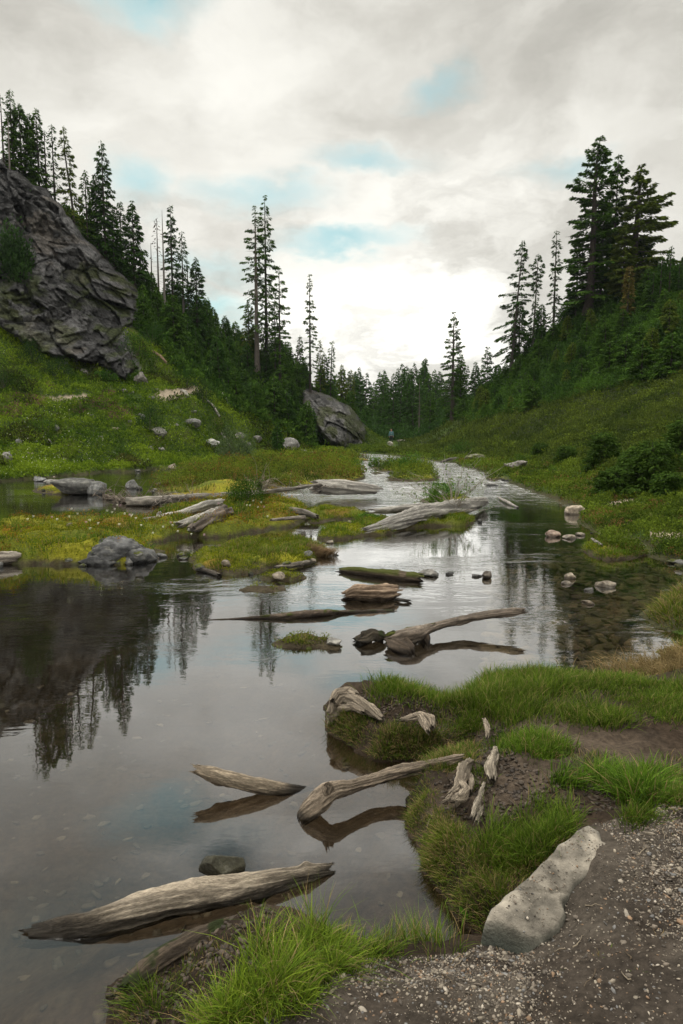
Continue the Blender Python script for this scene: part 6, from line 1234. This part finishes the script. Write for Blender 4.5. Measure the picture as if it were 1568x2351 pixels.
# gravel
def pebbles(name, label, p, r, tones, flat=.6, res=1, emb=.35, wt=None):
    v0, f0 = ICO[res]; n = len(p); ti = rng.choice(len(tones), n, p=wt); c = np.array(tones)[ti] * rng.uniform(.7, 1.3, (n, 1))
    A = rng.normal(size=(n, 3, 3)) * .32 + np.eye(3); V = np.einsum('nij,vj->nvi', A, v0) * r[:, None, None]; V = V * (1 + .18 * rng.normal(size=(n, len(v0), 1))); V[..., 2] *= flat
    V = V + p[:, None]; V[..., 2] += (r * flat * (1 - 2 * emb))[:, None]; nn = len(v0)
    F_ = (f0[None] + (np.arange(n) * nn)[:, None, None]).reshape(-1, 3); o = mesh(name, V.reshape(-1, 3), F_, M['pebble'], np.repeat(c, nn, 0)); return tag(o, label, None, None, 'stuff')
def gtest(X, Y, Z, a, c):
    d = fbm(X * 2.2, Y * 2.2, s=170, o=4); return inpoly(a, c, Z_GRAVEL) & (Z > .02) & (samp(DN, X, Y) > .02) & (rng.random(X.shape) < np.clip(.35 + 1.1 * d, .08, 1)) & ~inpoly(a, c, [(1110, 2180), (1110, 2090), (1170, 2040), (1280, 1930), (1330, 1892), (1375, 1895), (1420, 1935), (1340, 1975), (1262, 2005), (1260, 2100), (1235, 2160)])
TN = [(.23, .195, .15), (.14, .115, .09), (.075, .062, .05), (.31, .27, .22), (.20, .13, .08), (.14, .135, .13)]; WT = [.26, .24, .24, .10, .08, .08]
p = pts_in(60000, 1.05, 4.4, gtest, .92, 1); pebbles('gravel', 'pale and dark gravel strewn over the near shore', p, rng.lognormal(-5.98, .48, len(p)).clip(.0012, .009), TN, wt=WT, res=1)
p = pts_in(420, 1.05, 4.2, gtest, .92, 1); pebbles('gravel', 'larger pebbles among the gravel of the near shore', p, rng.uniform(.007, .012, len(p)), TN, wt=WT, res=2)
p = pts_in(1800, 3, 6.0, lambda X, Y, Z, a, c: (samp(DN, X, Y) > .05) & inpoly(a, c, Z_MUD), .6, 1); p = np.concatenate([p, pts_in(1500, 1.1, 3.0, lambda X, Y, Z, a, c: (samp(DN, X, Y) > -.02) & (a < 640) & (a > 230) & (c > 2080), .75, 1)]); pebbles('clods', 'small soil clods on the trodden mud', p, rng.uniform(.004, .013, len(p)), [(.04, .03, .02), (.07, .052, .038), (.025, .018, .013)], wt=[.4, .4, .2])
p = pts_in(2600, 4.6, 13, lambda X, Y, Z, a, c: (Z < -.03) & (a > 1120) & (a < 1640), .7, 1); pebbles('riverbed_stones', 'stones paving the shallow riverbed on the right', p, rng.uniform(.03, .11, len(p)), [(.075, .062, .035), (.05, .045, .03), (.13, .105, .07)], flat=.35, res=2, emb=.45, wt=[.45, .4, .15])
p = pts_in(500, 1.4, 6.5, lambda X, Y, Z, a, c: (Z < -.03) & (a < 1100), .7, 1); pebbles('riverbed_stones', 'scattered pebbles on the muddy bed of the near pool', p, rng.uniform(.008, .03, len(p)), [(.06, .048, .036), (.035, .03, .024), (.10, .085, .065)], flat=.4, res=2, emb=.4, wt=[.4, .45, .15])

# ---------------------------------------------------------------- the air of the valley
import os
hm = bpy.data.materials.new('haze'); hm.use_nodes = True; ht = hm.node_tree; ht.nodes.clear(); pv = ht.nodes.new('ShaderNodeVolumePrincipled'); pv.inputs['Density'].default_value = .00012; pv.inputs['Color'].default_value = (.86, .93, 1, 1); pv.inputs['Anisotropy'].default_value = .2
ho = ht.nodes.new('ShaderNodeOutputMaterial'); ht.links.new(pv.outputs[0], ho.inputs['Volume'])
x0, x1, y0, y1, z0, z1 = -720., 720., -12., 640., -2.0, float(HH.max()) + 24.
hv_ = np.array([(a, b, c) for c in (z0, z1) for a, b in ((x0, y0), (x1, y0), (x1, y1), (x0, y1))]); hf_ = np.array([(0, 3, 2, 1), (4, 5, 6, 7), (0, 1, 5, 4), (1, 2, 6, 5), (2, 3, 7, 6), (3, 0, 4, 7)])
tag(mesh('haze', hv_, hf_, hm), 'thin pale air filling the valley', None, None, 'stuff')

rng = np.random.default_rng(5); sp_ = np.array(SLAB[0]); lo_, hi_ = sp_.min(0), sp_.max(0); q = rng.uniform(lo_, hi_, (5000, 2)); dq = sdpoly(q[:, 0], q[:, 1], SLAB[0]); rt_ = ss(-.1, .25, fbm(q[:, 0] * 7, q[:, 1] * 7, s=5, o=3)) * ss(.12, .02, dq) + .10
q = q[(dq > .015) & (rng.random(len(q)) < rt_ * .5)]; p = np.c_[q, SLAB[1](q[:, 1]) + .003]; pebbles('gravel', 'grit and small chips spilled over the flat tan boulder', p, rng.lognormal(-6.1, .4, len(p)).clip(.0012, .006), TN, wt=WT, res=1)
